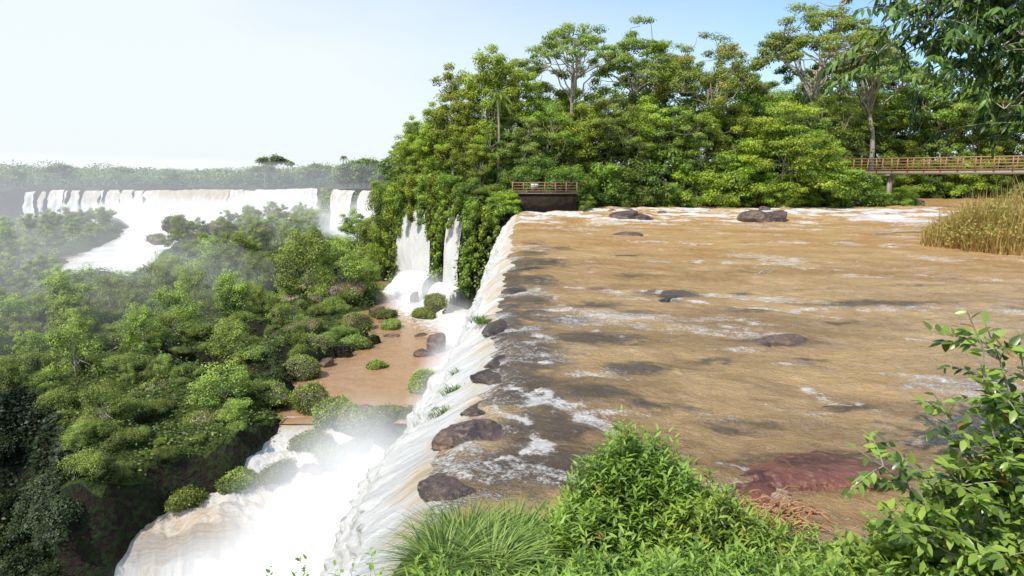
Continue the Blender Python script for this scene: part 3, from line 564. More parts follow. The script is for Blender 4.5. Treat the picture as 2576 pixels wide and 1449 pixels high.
for a,mt in [((270000,-85,-9,26,161,1.1),mGorgeD),((150000,-48,-23,20,50,1.),mShade)]:
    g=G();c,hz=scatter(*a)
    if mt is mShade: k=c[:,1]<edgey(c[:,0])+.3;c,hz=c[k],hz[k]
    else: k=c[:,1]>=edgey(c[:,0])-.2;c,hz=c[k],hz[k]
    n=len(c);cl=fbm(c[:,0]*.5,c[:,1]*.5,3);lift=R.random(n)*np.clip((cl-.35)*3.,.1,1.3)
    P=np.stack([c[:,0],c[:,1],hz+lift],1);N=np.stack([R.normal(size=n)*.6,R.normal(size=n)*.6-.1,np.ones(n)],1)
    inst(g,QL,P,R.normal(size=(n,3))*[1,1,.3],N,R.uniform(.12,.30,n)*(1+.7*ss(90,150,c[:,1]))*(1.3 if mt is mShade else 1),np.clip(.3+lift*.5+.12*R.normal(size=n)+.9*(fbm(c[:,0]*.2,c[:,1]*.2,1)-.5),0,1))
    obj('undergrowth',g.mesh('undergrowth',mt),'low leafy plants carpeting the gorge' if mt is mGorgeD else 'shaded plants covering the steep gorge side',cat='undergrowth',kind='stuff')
g=G();n=2600;x=R.uniform(-200,-24,n);y=R.uniform(105,295,n);hz=hf(x,y);k=(abs(x)<.8*y+3)&(sdist(x,y,PLAT)<-2)&(sdist(x,y,RAP)<-5)&(hz>-17.2);k&=~((-x/y>.46)&(-x/y<.67)&(y<150));x,y,hz=x[k],y[k],hz[k]
for a,b,c_ in zip(x,y,hz):
    r=R.uniform(1.2,2.6);clump(g,(a,b,c_+r*.5),r,.75,70,.55,.45+.2*R.normal(),up=1.)
obj('valley_jungle',g.mesh('valley_jungle',mGorge),'rounded jungle canopy filling the lower valley',cat='jungle',kind='stuff')
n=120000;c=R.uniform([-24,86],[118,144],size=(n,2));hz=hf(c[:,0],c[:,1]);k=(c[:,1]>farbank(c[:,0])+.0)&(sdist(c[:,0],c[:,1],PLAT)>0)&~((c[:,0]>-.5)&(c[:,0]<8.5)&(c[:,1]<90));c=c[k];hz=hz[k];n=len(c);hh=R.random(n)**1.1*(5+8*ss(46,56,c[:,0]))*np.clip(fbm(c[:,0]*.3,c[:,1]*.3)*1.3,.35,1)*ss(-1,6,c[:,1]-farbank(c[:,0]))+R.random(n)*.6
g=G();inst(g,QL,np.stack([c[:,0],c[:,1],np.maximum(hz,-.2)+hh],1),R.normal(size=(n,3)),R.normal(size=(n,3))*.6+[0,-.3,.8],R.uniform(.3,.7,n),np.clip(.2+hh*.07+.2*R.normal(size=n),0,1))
obj('undergrowth',g.mesh('undergrowth',mLeafD),'dense undergrowth below rainforest trees',cat='undergrowth',kind='stuff')
g=G();n=150000;x=R.uniform(-620,60,n);y=305+R.random(n)**1.6*560;hz=hf(x,y);k=(sdist(x,y,PLAT)>3);x,y,hz=x[k],y[k],hz[k];n=len(x)
cl=ss(.3,.75,fbm(x*.09,y*.09,3));hill=9*ss(.4,.7,fbm(x*.008,y*.004,5))*ss(400,560,y)
hh=(1.2+7*cl)*R.random(n)**.5+ss(420,800,y)*1.5+hill+ss(-200,-60,x)*ss(330,500,y)*5
inst(g,QL,np.stack([x,y,hz+hh],1),R.normal(size=(n,3)),R.normal(size=(n,3))*.5+[0,-.3,1],R.uniform(.8,1.9,n),np.clip(.15+.8*R.random(n)**.7*cl,0,1))
obj('distant_forest',g.mesh('distant_forest',mFar),'hazy forest stretching to the horizon',cat='forest',kind='stuff')
for i in range(48):
    x=R.uniform(-265,-40);y=R.uniform(303,335) if x<-85 else R.uniform(250,330)
    if gz(x,y)<-6: continue
    if x>-84 and y<300 and sdist(np.array([x]),np.array([y]),PLAT)[0]<4: continue
    place((fA,fA,fB)[R.integers(3)],x,y,gz(x,y)-.8,R.uniform(.45,1.25)*(1.35 if x>-110 else 1.),R.uniform(0,6),'hazy tree on the distant cliff top',group='trees on the distant cliff top')
for x,y,s in [(-21,145,1.),(-24,155,1.),(-27,165,1.1),(-20,138,.9),(-31,190,1.2),(-33,205,1.2),(-40,240,1.5),(-29,180,1.2),(-50,250,1.5),(-60,262,1.6),(-28,200,1.4),(-56,275,1.7),(-68,285,1.4),(-46,262,1.7),(-64,300,1.8),(-24,170,1.2),(-44,236,1.3),(-52,243,1.2),(-36,228,1.4)]:
    place(fA,x,y,gz(x,y)-.8,s,R.uniform(0,6),'hazy tree on the cliff slope',group='trees on the distant cliff top')
# ---------------------------------------------------------------- rocks
def rockmesh(seed,flat=.6,sub=4,mat=None):
    rr=np.random.default_rng(seed);bm=bmesh.new();bmesh.ops.create_icosphere(bm,subdivisions=sub,radius=1)
    V=np.array([v.co[:] for v in bm.verts])
    for i in range(9):
        nn=nrm(rr.normal(size=3));d=rr.uniform(.55,.85);q=V@nn-d;V=V-np.clip(q,0,9)[:,None]*nn*.85
    V=V*(1+.16*(fbm(V[:,0]*2+seed,V[:,1]*2,V[:,2]*2)-.5)[:,None]*2+.06*(fbm(V[:,0]*7+seed,V[:,1]*7,V[:,2]*7)-.5)[:,None]*2)*np.array([1,.85,flat])
    for v,c in zip(bm.verts,V): v.co=c
    me=bpy.data.meshes.new('rock');bm.to_mesh(me);bm.free();me.materials.append(mat or mRock)
    me.polygons.foreach_set('use_smooth',np.ones(len(me.polygons),bool));return me,V
RK=[rockmesh(40+i,f,5) for i,f in enumerate((.55,.7,.4,.8,.6))]+[rockmesh(47,.3,5,mRockR)]+[rockmesh(50+i,.3,5,mRockW) for i in range(3)]
def rock(i,x,y,z,s,rot=0,label='wet brown boulder in the muddy river',sc=None,group='rocks in the river'):
    return obj('rock',RK[i][0],label,'rock',group=group,loc=(x,y,z),rot=(0,0,rot),scale=sc or s)
rock(0,-.58,12.3,-.14,.75,.3,'large rounded brown boulder at the falls edge',(1.0,.9,.72))
rock(5,5.3,10.75,-.02,1,.1,'broad reddish brown rock shelf at waters edge',(2.1,1.05,.85))
rock(5,3.7,10.2,-.05,1,1.1,'low reddish brown rock at waters edge',(.7,.7,.7))
for i,x,y,z,sc,r in [(1,12.1,73,.05,(2.,1.6,1.3),0),(0,14.,73,0,(1.5,1.2,1.1),1),(2,9.3,54.5,-.02,(1.2,.9,.7),0),(3,24.8,70,.1,(2.2,1.5,1.2),2),(1,27.4,70.8,.1,(1.5,1.3,1.4),.5),(4,12.6,87,-.05,(.8,.6,.6),0),(0,18.2,83,0,(.9,.7,.6),2),(2,15,90,-.05,(1.,.6,.7),0),(3,33,90,0,(.9,.8,.6),0),(2,8.,19.7,.04,(.85,.5,.5),.3),(4,7.4,19.4,-.06,(.45,.35,.35),1.3),(0,52,102.5,.2,(1.6,1.2,1.2),0),(1,58.5,103,.1,(1.8,1.2,1.),1),(4,50.5,101,.1,(1.3,1,.9),2),(3,61,104,.1,(1.5,1.2,1.),2),(6,6.7,27.6,-.12,(1.7,.8,.5),1),(0,1.9,14.7,-.12,(.7,.5,.5),1),(7,.45,11.7,-.10,(1.1,.8,.5),2),(8,-.2,10.9,-.1,(.9,.7,.5),1),(7,-.2,16.6,-.1,(.9,1.3,.5),0),(6,7.2,14.,-.12,(.8,.4,.4),0),(7,7.8,17.6,-.1,(.6,.4,.35),0),(6,13.5,25.5,-.12,(2.,.5,.5),0),(8,.5,19.6,-.12,(1.1,1.5,.5),0),(6,2.6,19.9,-.12,(1.3,.6,.4),.2),(6,3.1,25,-.13,(1.2,.7,.4),0),(8,15.6,25.2,-.12,(1.2,.4,.4),0),(7,4.3,23.9,-.13,(.9,.5,.4),0),(8,9.4,27.6,-.12,(.7,.4,.4),0),(6,.8,28,-.12,(1.1,2.,.5),0),(7,1.2,35,-.14,(1.3,2.,.6),0),(8,3.3,16.8,-.12,(1.1,.5,.4),0),(6,2.2,38.5,-.13,(1.5,1.3,.6),0),(7,19,24.5,-.12,(1.6,.4,.4),0),(8,1.4,9.9,-.1,(.8,.5,.4),0),(7,6.9,41,-.15,(1.1,.8,.5),0),(8,.9,14.0,-.12,(.9,.6,.4),.4),(7,1.5,23,-.13,(1.1,.8,.45),1.)]:
    rock(i,x,y,z,1,r,sc=sc,label='dark wet rock just breaking the river surface' if i>5 else 'wet brown boulder in the muddy river')
for k,(yv,a,b,c_) in enumerate([(10.4,.8,.7,.5),(14.1,.6,.9,.4),(17.8,.8,.9,.5),(22.2,.6,1.5,.5),(28.9,.7,1.4,.5)]):
    rock(6+k%3,float(lipx(yv))+.45,yv,-.12,1,R.uniform(-.4,.4),'low dark wet slab at the edge of the falls',(a,b,c_),'rocks along the falls edge')
def mossy(i,x,y,z,sc,r,label,n=6500,ls=.13,cover=-.55):
    e=obj('mossy_boulder',None,label,'boulder',group='mossy boulders below the falls',loc=(x,y,z),rot=(0,0,r),scale=1)
    obj('rock',RK[i][0],parent=e,scale=sc)
    V=RK[i][1];k=R.integers(0,len(V),n);P=V[k]*np.array(sc);D=nrm(P/np.array(sc)**2);kk=D[:,2]+1.1*(fbm(P[:,0]*1.2,P[:,1]*1.2,i)-.5)*2>cover;P=P[kk];D=D[kk];m_=len(P)
    bulge=1+.28*(fbm(P[:,0]*1.6+i,P[:,1]*1.6,P[:,2]*1.6)-.35)*R.random(m_)
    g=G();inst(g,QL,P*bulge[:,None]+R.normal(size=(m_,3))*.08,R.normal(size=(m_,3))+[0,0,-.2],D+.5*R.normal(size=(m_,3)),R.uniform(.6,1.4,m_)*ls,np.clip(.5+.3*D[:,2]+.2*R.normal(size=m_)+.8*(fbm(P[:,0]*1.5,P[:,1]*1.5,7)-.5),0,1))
    obj('moss',g.mesh('moss',mGorge),parent=e)
for a in [(0,-14.2,46.6,-11.2,(1.6,1.4,2.2),0),(1,-12.5,45.4,-11.8,(1.7,1.3,1.7),1),(3,-11.0,44.6,-12.0,(1.9,1.3,1.4),2),(4,-9.5,45.,-12.,(1.8,1.2,1.4),.4),(0,-13.2,43.,-12.8,(1.5,1.2,1.2),.6),(1,-12.1,42.2,-13.3,(1.6,1.1,1.1),2.2),(2,-8.4,46.,-12.,(1.6,1.2,1.6),0),(4,-10.4,43.2,-13.2,(1.3,1.1,1.),0),(3,-7.,52,-11.7,(1.5,1.7,1.3),.5),(0,-10.4,79,-11.7,(1.4,2.,1.3),.2),(1,-9.4,82,-11,(1.3,2.,1.8),1),(4,-21.7,85,-10.4,(4.2,2.8,3.2),.1),(3,-17.6,55,-11.4,(1.5,1.4,1.4),0),(0,-17.6,47.5,-11.1,(1.9,1.5,1.7),0),(1,-19.9,43.6,-11.6,(1.9,1.5,1.6),0),(3,-17.,72,-11.4,(2.2,1.8,1.5),1),(0,-18.5,88.5,-11.3,(2.2,1.6,1.5),0),(4,-22.,40.4,-12.6,(1.7,1.3,1.5),0),(2,-24.2,37.4,-13.2,(1.6,1.3,1.6),1),(3,-18.6,61,-11.2,(2.1,1.8,1.6),.5),(0,-15.2,64.5,-11.5,(1.6,1.4,1.2),.5),(1,-20.5,66,-10.8,(2.4,2.,1.9),.5),(0,-18.,42,-12.5,(1.3,.9,1.),2),(4,-26,48,-11,(2.,1.7,1.8),0),(1,-24,71,-10.5,(2.6,2.2,2.1),2),(2,-15.2,79,-11.6,(1.5,1.6,1.2),0),(3,-23.2,39,-13.,(1.3,1.,1.3),0),(1,-20.8,40.2,-13.,(1.2,.9,1.),0),(4,-17.2,40.,-14.1,(1.3,.9,1.3),0),(0,-19.6,38.6,-14.6,(1.2,.8,1.1),1),(2,-14.8,41,-13.9,(1.4,.9,1.4),1),(0,-9,41.4,-14,(1.3,.9,1.2),1),(1,-13.2,73.5,-11.8,(1.2,1.5,.9),.3),(0,-11.8,58,-11.9,(.9,.9,.7),1)]:
    mossy(*a,'boulder overgrown with moss and low plants')
for i,x,y,z,sc,r in [(1,-7.2,64,-11.6,(1.2,1.6,1.8),.3),(0,-8.2,62,-11.9,(1.,1.2,.9),1),(2,-12.6,69.5,-11.95,(.9,.6,.5),0),(1,-16.4,58.5,-11.8,(.8,.8,.8),0),(4,-12,47.2,-11.9,(.9,.7,.6),1),(3,-10.5,46.8,-12,(.9,.6,.6),0),(1,-16.2,81,-11.7,(1.2,.9,.9),0),(2,-18,98,-11.8,(1.4,1.2,1.),0),(1,-12.8,88.5,-11.6,(.7,.8,1.5),0),(3,-13,41.6,-14.2,(1.1,.8,.7),0),(3,-22.9,36.9,-14.9,(.9,.7,.7),0),(1,-8.6,40.6,-15.6,(.9,.7,.6),0),(0,-22.4,64,-10.6,(.9,.7,.7),1),(1,-29.5,54,-10.6,(.9,.8,.8),2),(3,-24.4,50,-11,(.8,.7,.7),0),(2,-14.4,76,-11.9,(.8,.6,.6),0),(0,-15.8,67,-11.9,(.7,.6,.6),1),(2,-9.6,70,-12.,(.8,.6,.6),1)]:
    rock(i,x,y,z,1,r,'dark wet rock beside the muddy pool',sc,'rocks around the pool')
for i,x,y,z,sc,r in [(3,-98,198,-10.8,(4.2,3.6,3.6),.7),(1,-91,196,-13,(4.4,4,3.4),1),(0,-101,194,-14.3,(3.5,3,3),0),(4,-82,200,-12.5,(5,4,3.),0),(2,-76,203,-11.5,(5,4,3.4),0),(3,-86,199,-12.5,(3.5,3,3.),0),(1,-94.5,199.5,-11.8,(3.,2.6,3.),2)]:
    mossy(i,x,y,z,sc,r,'huge dark boulder amid the rapids',1300,.5,.35)
g=G();tube(g,bez((29.,54.5,.12),(33,54.3,.3),(0,0,.05),8,.03),np.linspace(.05,.12,8),6);obj('log',g.mesh('log',mBark),'thin dead log lying in the water','log')
g=G();tube(g,bez((12,33,.02),(12.7,33.1,.15),(0,0,.12),6,.02),.035,5);tube(g,bez((12.3,33,.1),(12.15,33.2,.35),(0,0,0),4,.02),.03,5);tube(g,bez((12.5,33,.1),(12.75,32.9,.3),(0,0,0),4,.02),.025,5);obj('driftwood',g.mesh('driftwood',mBark),'small twisted driftwood snagged in the river','driftwood')
# ---------------------------------------------------------------- bridge and platform
def railing(parent,A,B,zt,h,np_,mat,lean=(0,0),rails=(1.,.72,.45,.2),th=.07):
    A=np.array(A,float);B=np.array(B,float);ln_=np.array([lean[0],lean[1],0.])
    g=G()
    for f in rails:
        o=ln_*f+np.array([0,0,h*f]);beam(g,A+o,B+o,th*(1.6 if f==1. else .9),th*(1.5 if f==1. else 1.1))
    rl=obj('railing',g.mesh('railing',mat),parent=parent)
    for i in range(np_):
        p=A+(B-A)*(i/(np_-1));g=G();beam(g,p-np.array([0,0,.12]),p+ln_+np.array([0,0,h+.05]),th*1.5,th*1.8);obj('post',g.mesh('post',mat),parent=rl)
A=np.array([45.,109.5,5.0]);B=np.array([81.,71.,5.35]);d=nrm(B-A);sd=np.array([-d[1],d[0],0])*1.0
sd=sd if sd[1]>0 else -sd
br=obj('footbridge',None,'long brown railed footbridge crossing the river','bridge')
g=G();beam(g,A,B,2.,.08);obj('deck',g.mesh('deck',mDeck),parent=br)
for s in(-1,1):
    g=G();beam(g,A+sd*s*.85-[0,0,.30],B+sd*s*.85-[0,0,.30],.22,.48);obj('beam',g.mesh('beam',mConc),parent=br)
    railing(br,A+sd*s*1.02,B+sd*s*1.02,0,1.7,27,mRail,tuple(sd[:2]*s*.28),rails=(1.,.76,.52,.28,.06),th=.09)
for f in(.26,.8):
    p=A+(B-A)*f;g=G();beam(g,p-[0,0,.64]-sd*1.1,p-[0,0,.64]+sd*1.1,.5,.2);beam(g,p-[0,0,.75],[p[0],p[1],-.8],.6,.45);obj('pier',g.mesh('pier',mConc),parent=br)
g=G();p=A+(B-A)*.1;q=A+(B-A)*.24;beam(g,p-sd*.6-[0,0,.9],q-sd*.6-[0,0,.95],.15,.18);beam(g,p-sd*.6-[0,0,1.2],q-sd*.6-[0,0,1.25],.12,.1);obj('brace',g.mesh('brace',mRed),parent=br)
pf=obj('viewing_platform',None,'stone viewing platform with brown railing at waters edge','platform')
g=G();beam(g,(4.1,86.2,1.05),(4.1,89.6,1.05),8.0,2.3);obj('wall',g.mesh('wall',mWall),parent=pf)
g=G();beam(g,(4.1,86.0,2.26),(4.1,89.8,2.26),8.3,.12);obj('deck',g.mesh('deck',mDeck),parent=pf)
railing(pf,(0.1,86.15,2.32),(8.1,86.15,2.32),0,1.3,7,mRailR,th=.08);railing(pf,(0.05,86.4,2.32),(0.05,89.6,2.32),0,1.3,4,mRailR,th=.08)
sg=obj('information_sign',None,'small white sign board on thin posts','sign')
g=G();beam(g,(2.4,87.2,3.2),(3.3,87.2,3.2),.05,.5);obj('board',g.mesh('board',plain('sign_white',(.6,.6,.58),(.7,.7,.68))),parent=sg)
for x in(2.5,3.2):
    g=G();beam(g,(x,87.26,2.32),(x,87.26,3.3),.05,.05);obj('post',g.mesh('post',mRailR),parent=sg)
# ---------------------------------------------------------------- reeds
R=np.random.default_rng(66);n=17000
th=R.uniform(0,6.28,n);q=np.sqrt(R.random(n));rr_=1+.25*(fbm(np.cos(th)*2+5,np.sin(th)*2)-.5)*2;x=RC[0]+9.5*q*rr_*np.cos(th);y=RC[1]+7.*q*rr_*np.sin(th)
hz=np.maximum(hf(x,y),-.1);L=R.uniform(1.1,3.2,n)*(.3+1.5*fbm(x*.55,y*.55))*(1.25-.75*q**4)
g=G();blades(g,np.stack([x,y,hz],1),R.uniform(0,6.28,n),L,.07,R.uniform(0,.45,n),R.uniform(0,.45,n),np.clip(R.random(n)*.9+.4*(fbm(x*.5,y*.5,2)-.5)+.35*(1-q)-.35,0,1),4)
n=13000;th=R.uniform(0,6.28,n);q=np.sqrt(R.random(n));x=RC[0]+9.2*q*np.cos(th);y=RC[1]+6.8*q*np.sin(th);P=np.stack([x,y,np.maximum(hf(x,y),0)+R.uniform(.9,2.8,n)*(1.1-.65*q**3)*(.25+1.4*fbm(x*.55,y*.55))],1)
inst(g,QL,P,R.normal(size=(n,3))+[0,0,.5],R.normal(size=(n,3))*.6+[0,-.2,1],.22,R.uniform(.1,1,n))
obj('reed_bed',g.mesh('reed_bed',mReed),'dense reeds with dry brown stems in the river',cat='reeds',kind='stuff')
# ---------------------------------------------------------------- near bank plants
R=np.random.default_rng(88)
def shoots(g,P,H,nl,ls,T=LN,t0=.5,spread=.14,leanv=None):
    n=len(P);H=np.broadcast_to(H,(n,));ln_=R.normal(size=(n,3))*spread;ln_[:,2]=1
    if leanv is not None: ln_=ln_+leanv
    ln_=nrm(ln_)
    f=np.tile(np.linspace(.3,1.,nl),(n,1))+R.normal(size=(n,nl))*.03
    Q=P[:,None]+ln_[:,None]*(H[:,None]*f)[...,None]
    az=(np.arange(nl)*2.4)[None]+R.uniform(0,6.28,(n,1));el=(.15+.75*(f-.3)+R.normal(size=(n,nl))*.25)
    D=np.stack([np.cos(az)*np.cos(el),np.sin(az)*np.cos(el),np.sin(el)],-1)
    N=np.array([0,0,1.])+R.normal(size=(n,nl,3))*.3-D*.1
    st=R.normal(size=(n,1))*.2
    t=np.clip(t0-.3+.6*(f-.3)+st+R.normal(size=(n,nl))*.1,0,1.05)
    t=np.where(R.random((n,nl))<.008,1.4,t)
    inst(g,T,Q.reshape(-1,3),D.reshape(-1,3),N.reshape(-1,3),(ls*R.uniform(.6,1.25,(n,nl))*(1.15-.35*f)).ravel(),t.ravel())
    blades(g,P,np.arctan2(ln_[:,1],ln_[:,0]),H,.006,np.clip(np.hypot(ln_[:,0],ln_[:,1]),0,.9),0,.2,2)
n=6800;x=R.uniform(-1.3,8.,n);y=R.uniform(3.,9.3,n)
k=(np.abs(x)<.85*y+.8)&(x>-.16*y)&(y<nearbank(x)-.1)&~((x<.5)&(y>5.9)&(R.random(n)<.93))&~((x>2.)&(x<5.8)&(y>7.));x,y=x[k],y[k];hz=np.clip(bankz(y),-.3,3.2)
H=R.uniform(.2,.5,len(x))*(.4+1.3*fbm(x*1.1,y*1.1,4))*(1+.1*ss(1.5,3,x))
g=G();shoots(g,np.stack([x,y,hz],1),H,15,.12,t0=.58)
obj('ground_plants',g.mesh('ground_plants',mFore),'lush green lance-leaved plants covering the bank',cat='plants',kind='stuff')
def moundbush(cx,cy,rx,ry,h,n,ls,label,T=LN,mat=None,nl=15,t0=.6):
    th=R.uniform(0,6.28,n);q=R.random(n)**.5;x=cx+rx*q*np.cos(th);y=cy+ry*q*np.sin(th)
    z0=np.clip(bankz(y),-.3,3.2);hh=h*(1-q**2.2)*(.6+.8*fbm(x*2,y*2,1));P=np.stack([x,y,z0+np.maximum(hh-.45,0)*R.uniform(.55,1,n)],1)
    lv=np.stack([np.cos(th)*q*.8,np.sin(th)*q*.8,0*q],1)
    g=G();shoots(g,P,R.uniform(.35,.6,n),nl,ls,T,t0,.2,lv);obj('bush',g.mesh('bush',mat or mFore),label,'bush')
moundbush(1.35,6.9,.85,.75,1.5,1200,.125,'mounded bush with narrow bright green leaves')
moundbush(.75,6.3,.4,.4,.85,280,.125,'low bush with narrow bright green leaves')
moundbush(2.0,6.4,.65,.6,.95,600,.125,'low spreading bush with narrow green leaves')
moundbush(3.7,5.2,.7,.6,1.1,480,.13,'leafy bush with broad green leaves',LE,mFore,12)
moundbush(5.9,7.2,.9,.9,1.2,600,.12,'leafy bush with dark glossy leaves',LE,mGloss,12)
moundbush(4.3,5.7,.7,.6,1.0,450,.12,'leafy bush with glossy oval leaves',LE,mGloss,12)
def tuft(cx,cy,n,L,W,label,mat=mGrass,cz=None,name='grass_tuft',rad=.16,up=0.,t1=1.1):
    th=R.uniform(0,6.28,n);q=R.random(n)*rad;z=(bankz(cy)+up if cz is None else cz)
    P=np.stack([cx+q*np.cos(th),cy+q*np.sin(th),np.full(n,z)],1)
    g=G();blades(g,P,th+R.normal(size=n)*.5,L*R.uniform(.5,1.1,n),W,R.uniform(.05,.5,n),R.uniform(.35,.75,n),np.clip(R.uniform(.0,t1,n),0,1),8);obj(name,g.mesh(name,mat),label,'grass')
for a in [(-.48,6.4,950,.85,.013),(.0,6.6,900,.85,.012),(-.66,5.9,600,.72,.013),(-.2,5.9,600,.75,.013)]: tuft(*a,'arching tuft of long thin green grass',up=.12)
for a in [(-.7,4.6,40,.65,.032),(-.45,4.5,50,.62,.032),(-.1,4.5,50,.58,.03),(.3,4.6,40,.52,.03)]: tuft(*a,'clump of broad upright grass blades')
for a in [(-.85,24.,-.35,.4),(-1.15,17.,-.75,.35),(-1.25,15.6,-.8,.3),(-1.1,19.2,-.9,.35)]: tuft(a[0]-.25,a[1],260,a[3],.025,'bright green grass clinging to the falls edge',cz=a[2],rad=.4,t1=.8)
for x,y,z in [(-1.45,4.,2.3),(-1.2,4.1,2.25),(-1.7,4.3,2.05),(-1.0,4.2,2.2)]:
    g=G();n=6;shoots(g,np.array([[x,y,z-.15]])+R.normal(size=(n,3))*[.08,.08,.02],R.uniform(.2,.42,n),8,.06,LE,.7,.3);obj('sprig',g.mesh('sprig',mFore),'small leafy sprig at the cliff edge','plant')
def leafbranch(g,w,pth,r0,nl,ls,T,t0,droop=.2,spread=1.):
    n=len(pth);tube(w,pth,np.linspace(r0,r0*.35,n),6)
    s=np.linspace(.15,1.,nl)*(n-1);P=np.stack([np.interp(s,np.arange(n),pth[:,i]) for i in range(3)],1);tan=nrm(np.stack([np.interp(s,np.arange(n),np.gradient(pth,axis=0)[:,i]) for i in range(3)],1))
    sd=np.where(np.arange(nl)%2,1,-1)[:,None]*nrm(np.cross(tan,R.normal(size=(nl,3))*.5+[0,0,1.]))
    D=sd*spread+tan*.7+np.array([0,0,-droop])+R.normal(size=(nl,3))*.2;N=np.array([0,-.2,1.])+R.normal(size=(nl,3))*.35
    inst(g,T,P,D,N,ls*R.uniform(.7,1.25,nl),np.where(R.random(nl)<.01,1.4,np.clip(t0+R.normal(size=nl)*.2,0,1)))
e=obj('shrub',None,'tall shrub with glossy oval leaves on arching stems','shrub');g=G();w=G()
for tip in [(3.13,4.6,4.05),(3.3,4.65,3.95),(3.5,4.6,3.9),(2.97,4.6,3.45),(2.45,4.6,3.05),(2.72,4.7,3.05),(3.3,4.6,3.55),(3.1,4.6,3.2),(3.5,4.5,3.3),(3.6,4.6,3.6),(2.9,4.5,2.7),(3.3,4.5,2.8),(3.6,4.4,2.9),(2.6,4.5,2.6),(3.2,4.3,2.4),(3.4,4.5,3.1),(3.55,4.4,2.6),(3.05,4.5,2.95),(3.45,4.6,3.45),(3.35,4.6,2.95),(3.6,4.5,3.15)]:
    main=bez((3.85+R.normal()*.12,4.6+R.normal()*.1,1.4),tip,(.12,0,.1),10,.02);leafbranch(g,w,main,.012,38,.105,LE,.55)
    for k in range(11):
        b=main[R.integers(3,9)];leafbranch(g,w,bez(b,b+R.normal(size=3)*[.2,.2,.12]+[-.05,0,.06],(0,0,.03),6),.005,14,.10,LE,.55+.15*R.normal())
obj('stem',w.mesh('stem',mBark),parent=e);obj('foliage',g.mesh('foliage',mGloss),parent=e)
e=obj('tree',None,'overhanging tree with drooping dark pointed leaves','tree');g=G();w=G()
tube(w,bez((10.5,9.5,-.2),(9.6,9,9.5),(.2,.1,0),9,.04),np.linspace(.24,.14,9),10)
for tip in [(4.1,8,6.3),(4.3,8.3,6.7),(4.6,7.8,7.0),(4.9,8,5.95),(5.2,8,6.3),(5.6,8,5.7),(4.9,8.4,6.9),(5.9,8,6.1),(6.2,8,5.5),(6.3,8,6.9),(4.7,8.6,6.4),(5.5,8.5,7.1),(5.2,9,6.),(6.4,8.8,5.9),(6.5,8.5,6.5),(4.8,9,7.2),(5.9,9.4,6.6),(6.6,8.2,5.2),(4.6,8.2,6.75),(5.2,8.3,6.75),(5.7,8,6.5),(4.9,8,6.35),(6.,8.2,6.4),(6.1,8.,5.85),(5.3,8.8,7.3),(6.1,8.9,7.2),(4.5,8.4,6.3),(5.2,8.,7.1),(5.6,8.6,6.9),(6.4,8.3,7.3),(6.,9,7.7),(5.2,9.,7.8),(5.4,8.2,6.05),(5.8,8.3,5.6)]:
    main=bez((9.7,9.,6.8+R.random()*1.6),tip,(0,0,.5),12,.03);leafbranch(g,w,main,.022,26,.14,LD,.45,.9)
    for k in range(23):
        b=main[R.integers(5,12)];leafbranch(g,w,bez(b,b+R.normal(size=3)*[.36,.4,.26]+[.0,0,.02],(0,0,.08),6),.006,22,.135,LD,.45+.18*R.normal(),.9)
obj('trunk',w.mesh('trunk',mBark),parent=e);obj('crown',g.mesh('crown',mOver),parent=e)
g=G()
for i in range(120):
    a=np.array([R.uniform(1.8,3.9),0,0]);a[1]=9.0-(a[0]-2.2)*.2+R.normal()*.18;a[2]=.2+.2*R.random();b=a+np.array([R.uniform(.2,.6),R.normal()*.18,R.normal()*.08]);tube(g,bez(a,b,(0,0,.08),6,.03),.012,4)
P=np.stack([R.uniform(1.8,4.,500),8.8+R.normal(size=500)*.2,R.uniform(.2,.45,500)],1);inst(g,LN,P,R.normal(size=(500,3)),R.normal(size=(500,3))+[0,0,1],.12,.5)
obj('dry_vines',g.mesh('dry_vines',mDry),'tangle of dry orange-brown stems and leaves at waters edge','dry vines')
# ---------------------------------------------------------------- mist (volumes with a glow added for scattered skylight)
def mist(x,y,z,rx,ry,rz,den,label='white spray rising from the falls',em=.64,soft=True):
    m=M('mist');v=m.n('ShaderNodeVolumePrincipled');v.inputs['Color'].default_value=(.97,.98,1,1);v.inputs['Anisotropy'].default_value=.1
    v.inputs['Emission Color'].default_value=(.97,.98,1,1)
    if soft:
        oc=m.objc();ln_=m.n('ShaderNodeVectorMath',operation='LENGTH');m.set(ln_.inputs[0],oc)
        nz=m.noise(m.pos(),.16,3.)
        d=m.math('MULTIPLY',m.rng(ln_.outputs['Value'],1.,.15),m.rng(nz,.3,.65,.25,1.6))
        m.set(v.inputs['Density'],m.math('MULTIPLY',d,den));m.set(v.inputs['Emission Strength'],m.math('MULTIPLY',d,den*em))
    else:
        v.inputs['Density'].default_value=den;v.inputs['Emission Strength'].default_value=den*em
    m.t.links.new(v.outputs[0],m.out.inputs['Volume'])
    bm=bmesh.new();bmesh.ops.create_icosphere(bm,subdivisions=3 if soft else 4,radius=1.04 if soft else 1);me=bpy.data.meshes.new('mist')
    if not soft:
        for w in bm.verts:
            q=float(fbm(w.co.x*1.3+x,w.co.y*1.3+y,w.co.z*1.3));w.co*=.7+.6*q
    bm.to_mesh(me);bm.free();me.materials.append(m.m)
    return obj('mist',me,label,'mist',kind='stuff',loc=(x,y,z),scale=(rx,ry,rz))
mist(-7.5,29,-14,7,16,8.5,.26);mist(-12,31,-20.5,12,8.5,8.5,.20);mist(-5.6,60,-12.3,3,32,3.2,.17);mist(-11,90,-11.5,8,13,4,.12)
mist(-145,291,-16,62,24,12,.12);mist(-98,285,-15,42,28,13,.07);mist(-50,220,-14,20,20,12,.07)
mist(-140,225,-8,150,100,20,.0018,'thin haze hanging over the gorge',soft=False);mist(-60,75,-10,30,40,8,.0035,'thin haze hanging over the gorge',soft=False)
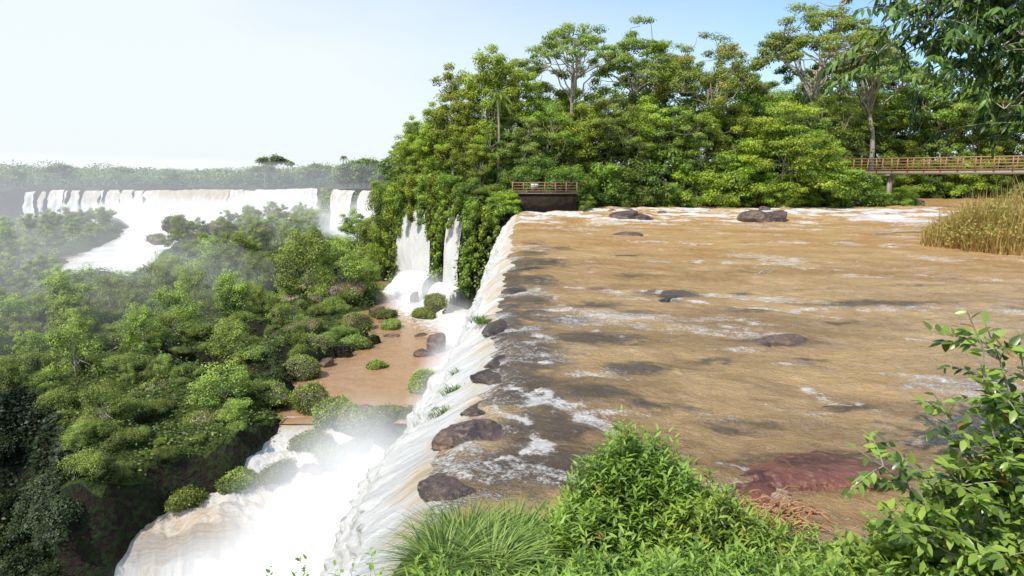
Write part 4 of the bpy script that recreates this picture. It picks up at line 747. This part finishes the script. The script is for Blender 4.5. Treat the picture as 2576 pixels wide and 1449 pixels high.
# ---------------------------------------------------------------- sky, sun, camera
sun_dir=nrm(np.array([-.42,-.50,.80]));el=math.asin(sun_dir[2]);az=math.atan2(sun_dir[0],sun_dir[1])
w=bpy.data.worlds.new('World');bpy.context.scene.world=w;w.use_nodes=True;t=w.node_tree;t.nodes.clear()
N=t.nodes.new;Lk=t.links.new
sky=N('ShaderNodeTexSky');sky.sky_type='NISHITA';sky.sun_disc=False;sky.sun_elevation=el;sky.sun_rotation=az;sky.air_density=1.;sky.dust_density=1.;sky.ozone_density=1.4
tc=N('ShaderNodeTexCoord');sp=N('ShaderNodeSeparateXYZ');Lk(tc.outputs['Generated'],sp.inputs[0])
def mth(op,a,b=0.,cl=False):
    x=N('ShaderNodeMath');x.operation=op;x.use_clamp=cl
    for i,v in enumerate((a,b)):
        if isinstance(v,(int,float)):x.inputs[i].default_value=v
        else:Lk(v,x.inputs[i])
    return x.outputs[0]
nz=N('ShaderNodeTexNoise');mp=N('ShaderNodeMapping');Lk(tc.outputs['Generated'],mp.inputs[0]);mp.inputs['Scale'].default_value=(1.2,1.2,5);Lk(mp.outputs[0],nz.inputs['Vector']);nz.inputs['Scale'].default_value=1.8;nz.inputs['Detail'].default_value=6
f=mth('ADD',mth('MULTIPLY',sp.outputs[0],-1.2),mth('ADD',mth('MULTIPLY',sp.outputs[2],-1.8),.9))
f=mth('ADD',f,mth('MULTIPLY',mth('SUBTRACT',nz.outputs['Fac'],.5),.5))
f=mth('MAXIMUM',mth('MINIMUM',f,.96),.04)
tint=N('ShaderNodeMix');tint.data_type='RGBA';tint.blend_type='MULTIPLY';tint.inputs[0].default_value=1;Lk(sky.outputs[0],tint.inputs[6]);tint.inputs[7].default_value=(1.15,1.4,1.6,1)
mx=N('ShaderNodeMix');mx.data_type='RGBA';Lk(f,mx.inputs[0]);Lk(tint.outputs[2],mx.inputs[6]);mx.inputs[7].default_value=(7.0,7.5,7.6,1)
bg=N('ShaderNodeBackground');bg.inputs[1].default_value=.13;Lk(mx.outputs[2],bg.inputs[0]);wo=N('ShaderNodeOutputWorld');Lk(bg.outputs[0],wo.inputs[0])
sl=bpy.data.lights.new('sun','SUN');sl.energy=4.9;sl.angle=math.radians(.5);sl.color=(1,.94,.83);so=bpy.data.objects.new('sun',sl);col.objects.link(so)
from mathutils import Vector
so.rotation_euler=Vector(sun_dir).to_track_quat('Z','Y').to_euler()
cam=bpy.data.cameras.new('camera');co=bpy.data.objects.new('camera',cam);col.objects.link(co);co.location=(0,0,5);co.rotation_euler=(math.radians(90-9.7),0,0);cam.sensor_width=36;cam.lens=24;cam.clip_end=9000;cam.clip_start=.05
sc=bpy.context.scene;sc.camera=co;sc.view_settings.view_transform='Standard';sc.view_settings.look='None';sc.view_settings.exposure=0
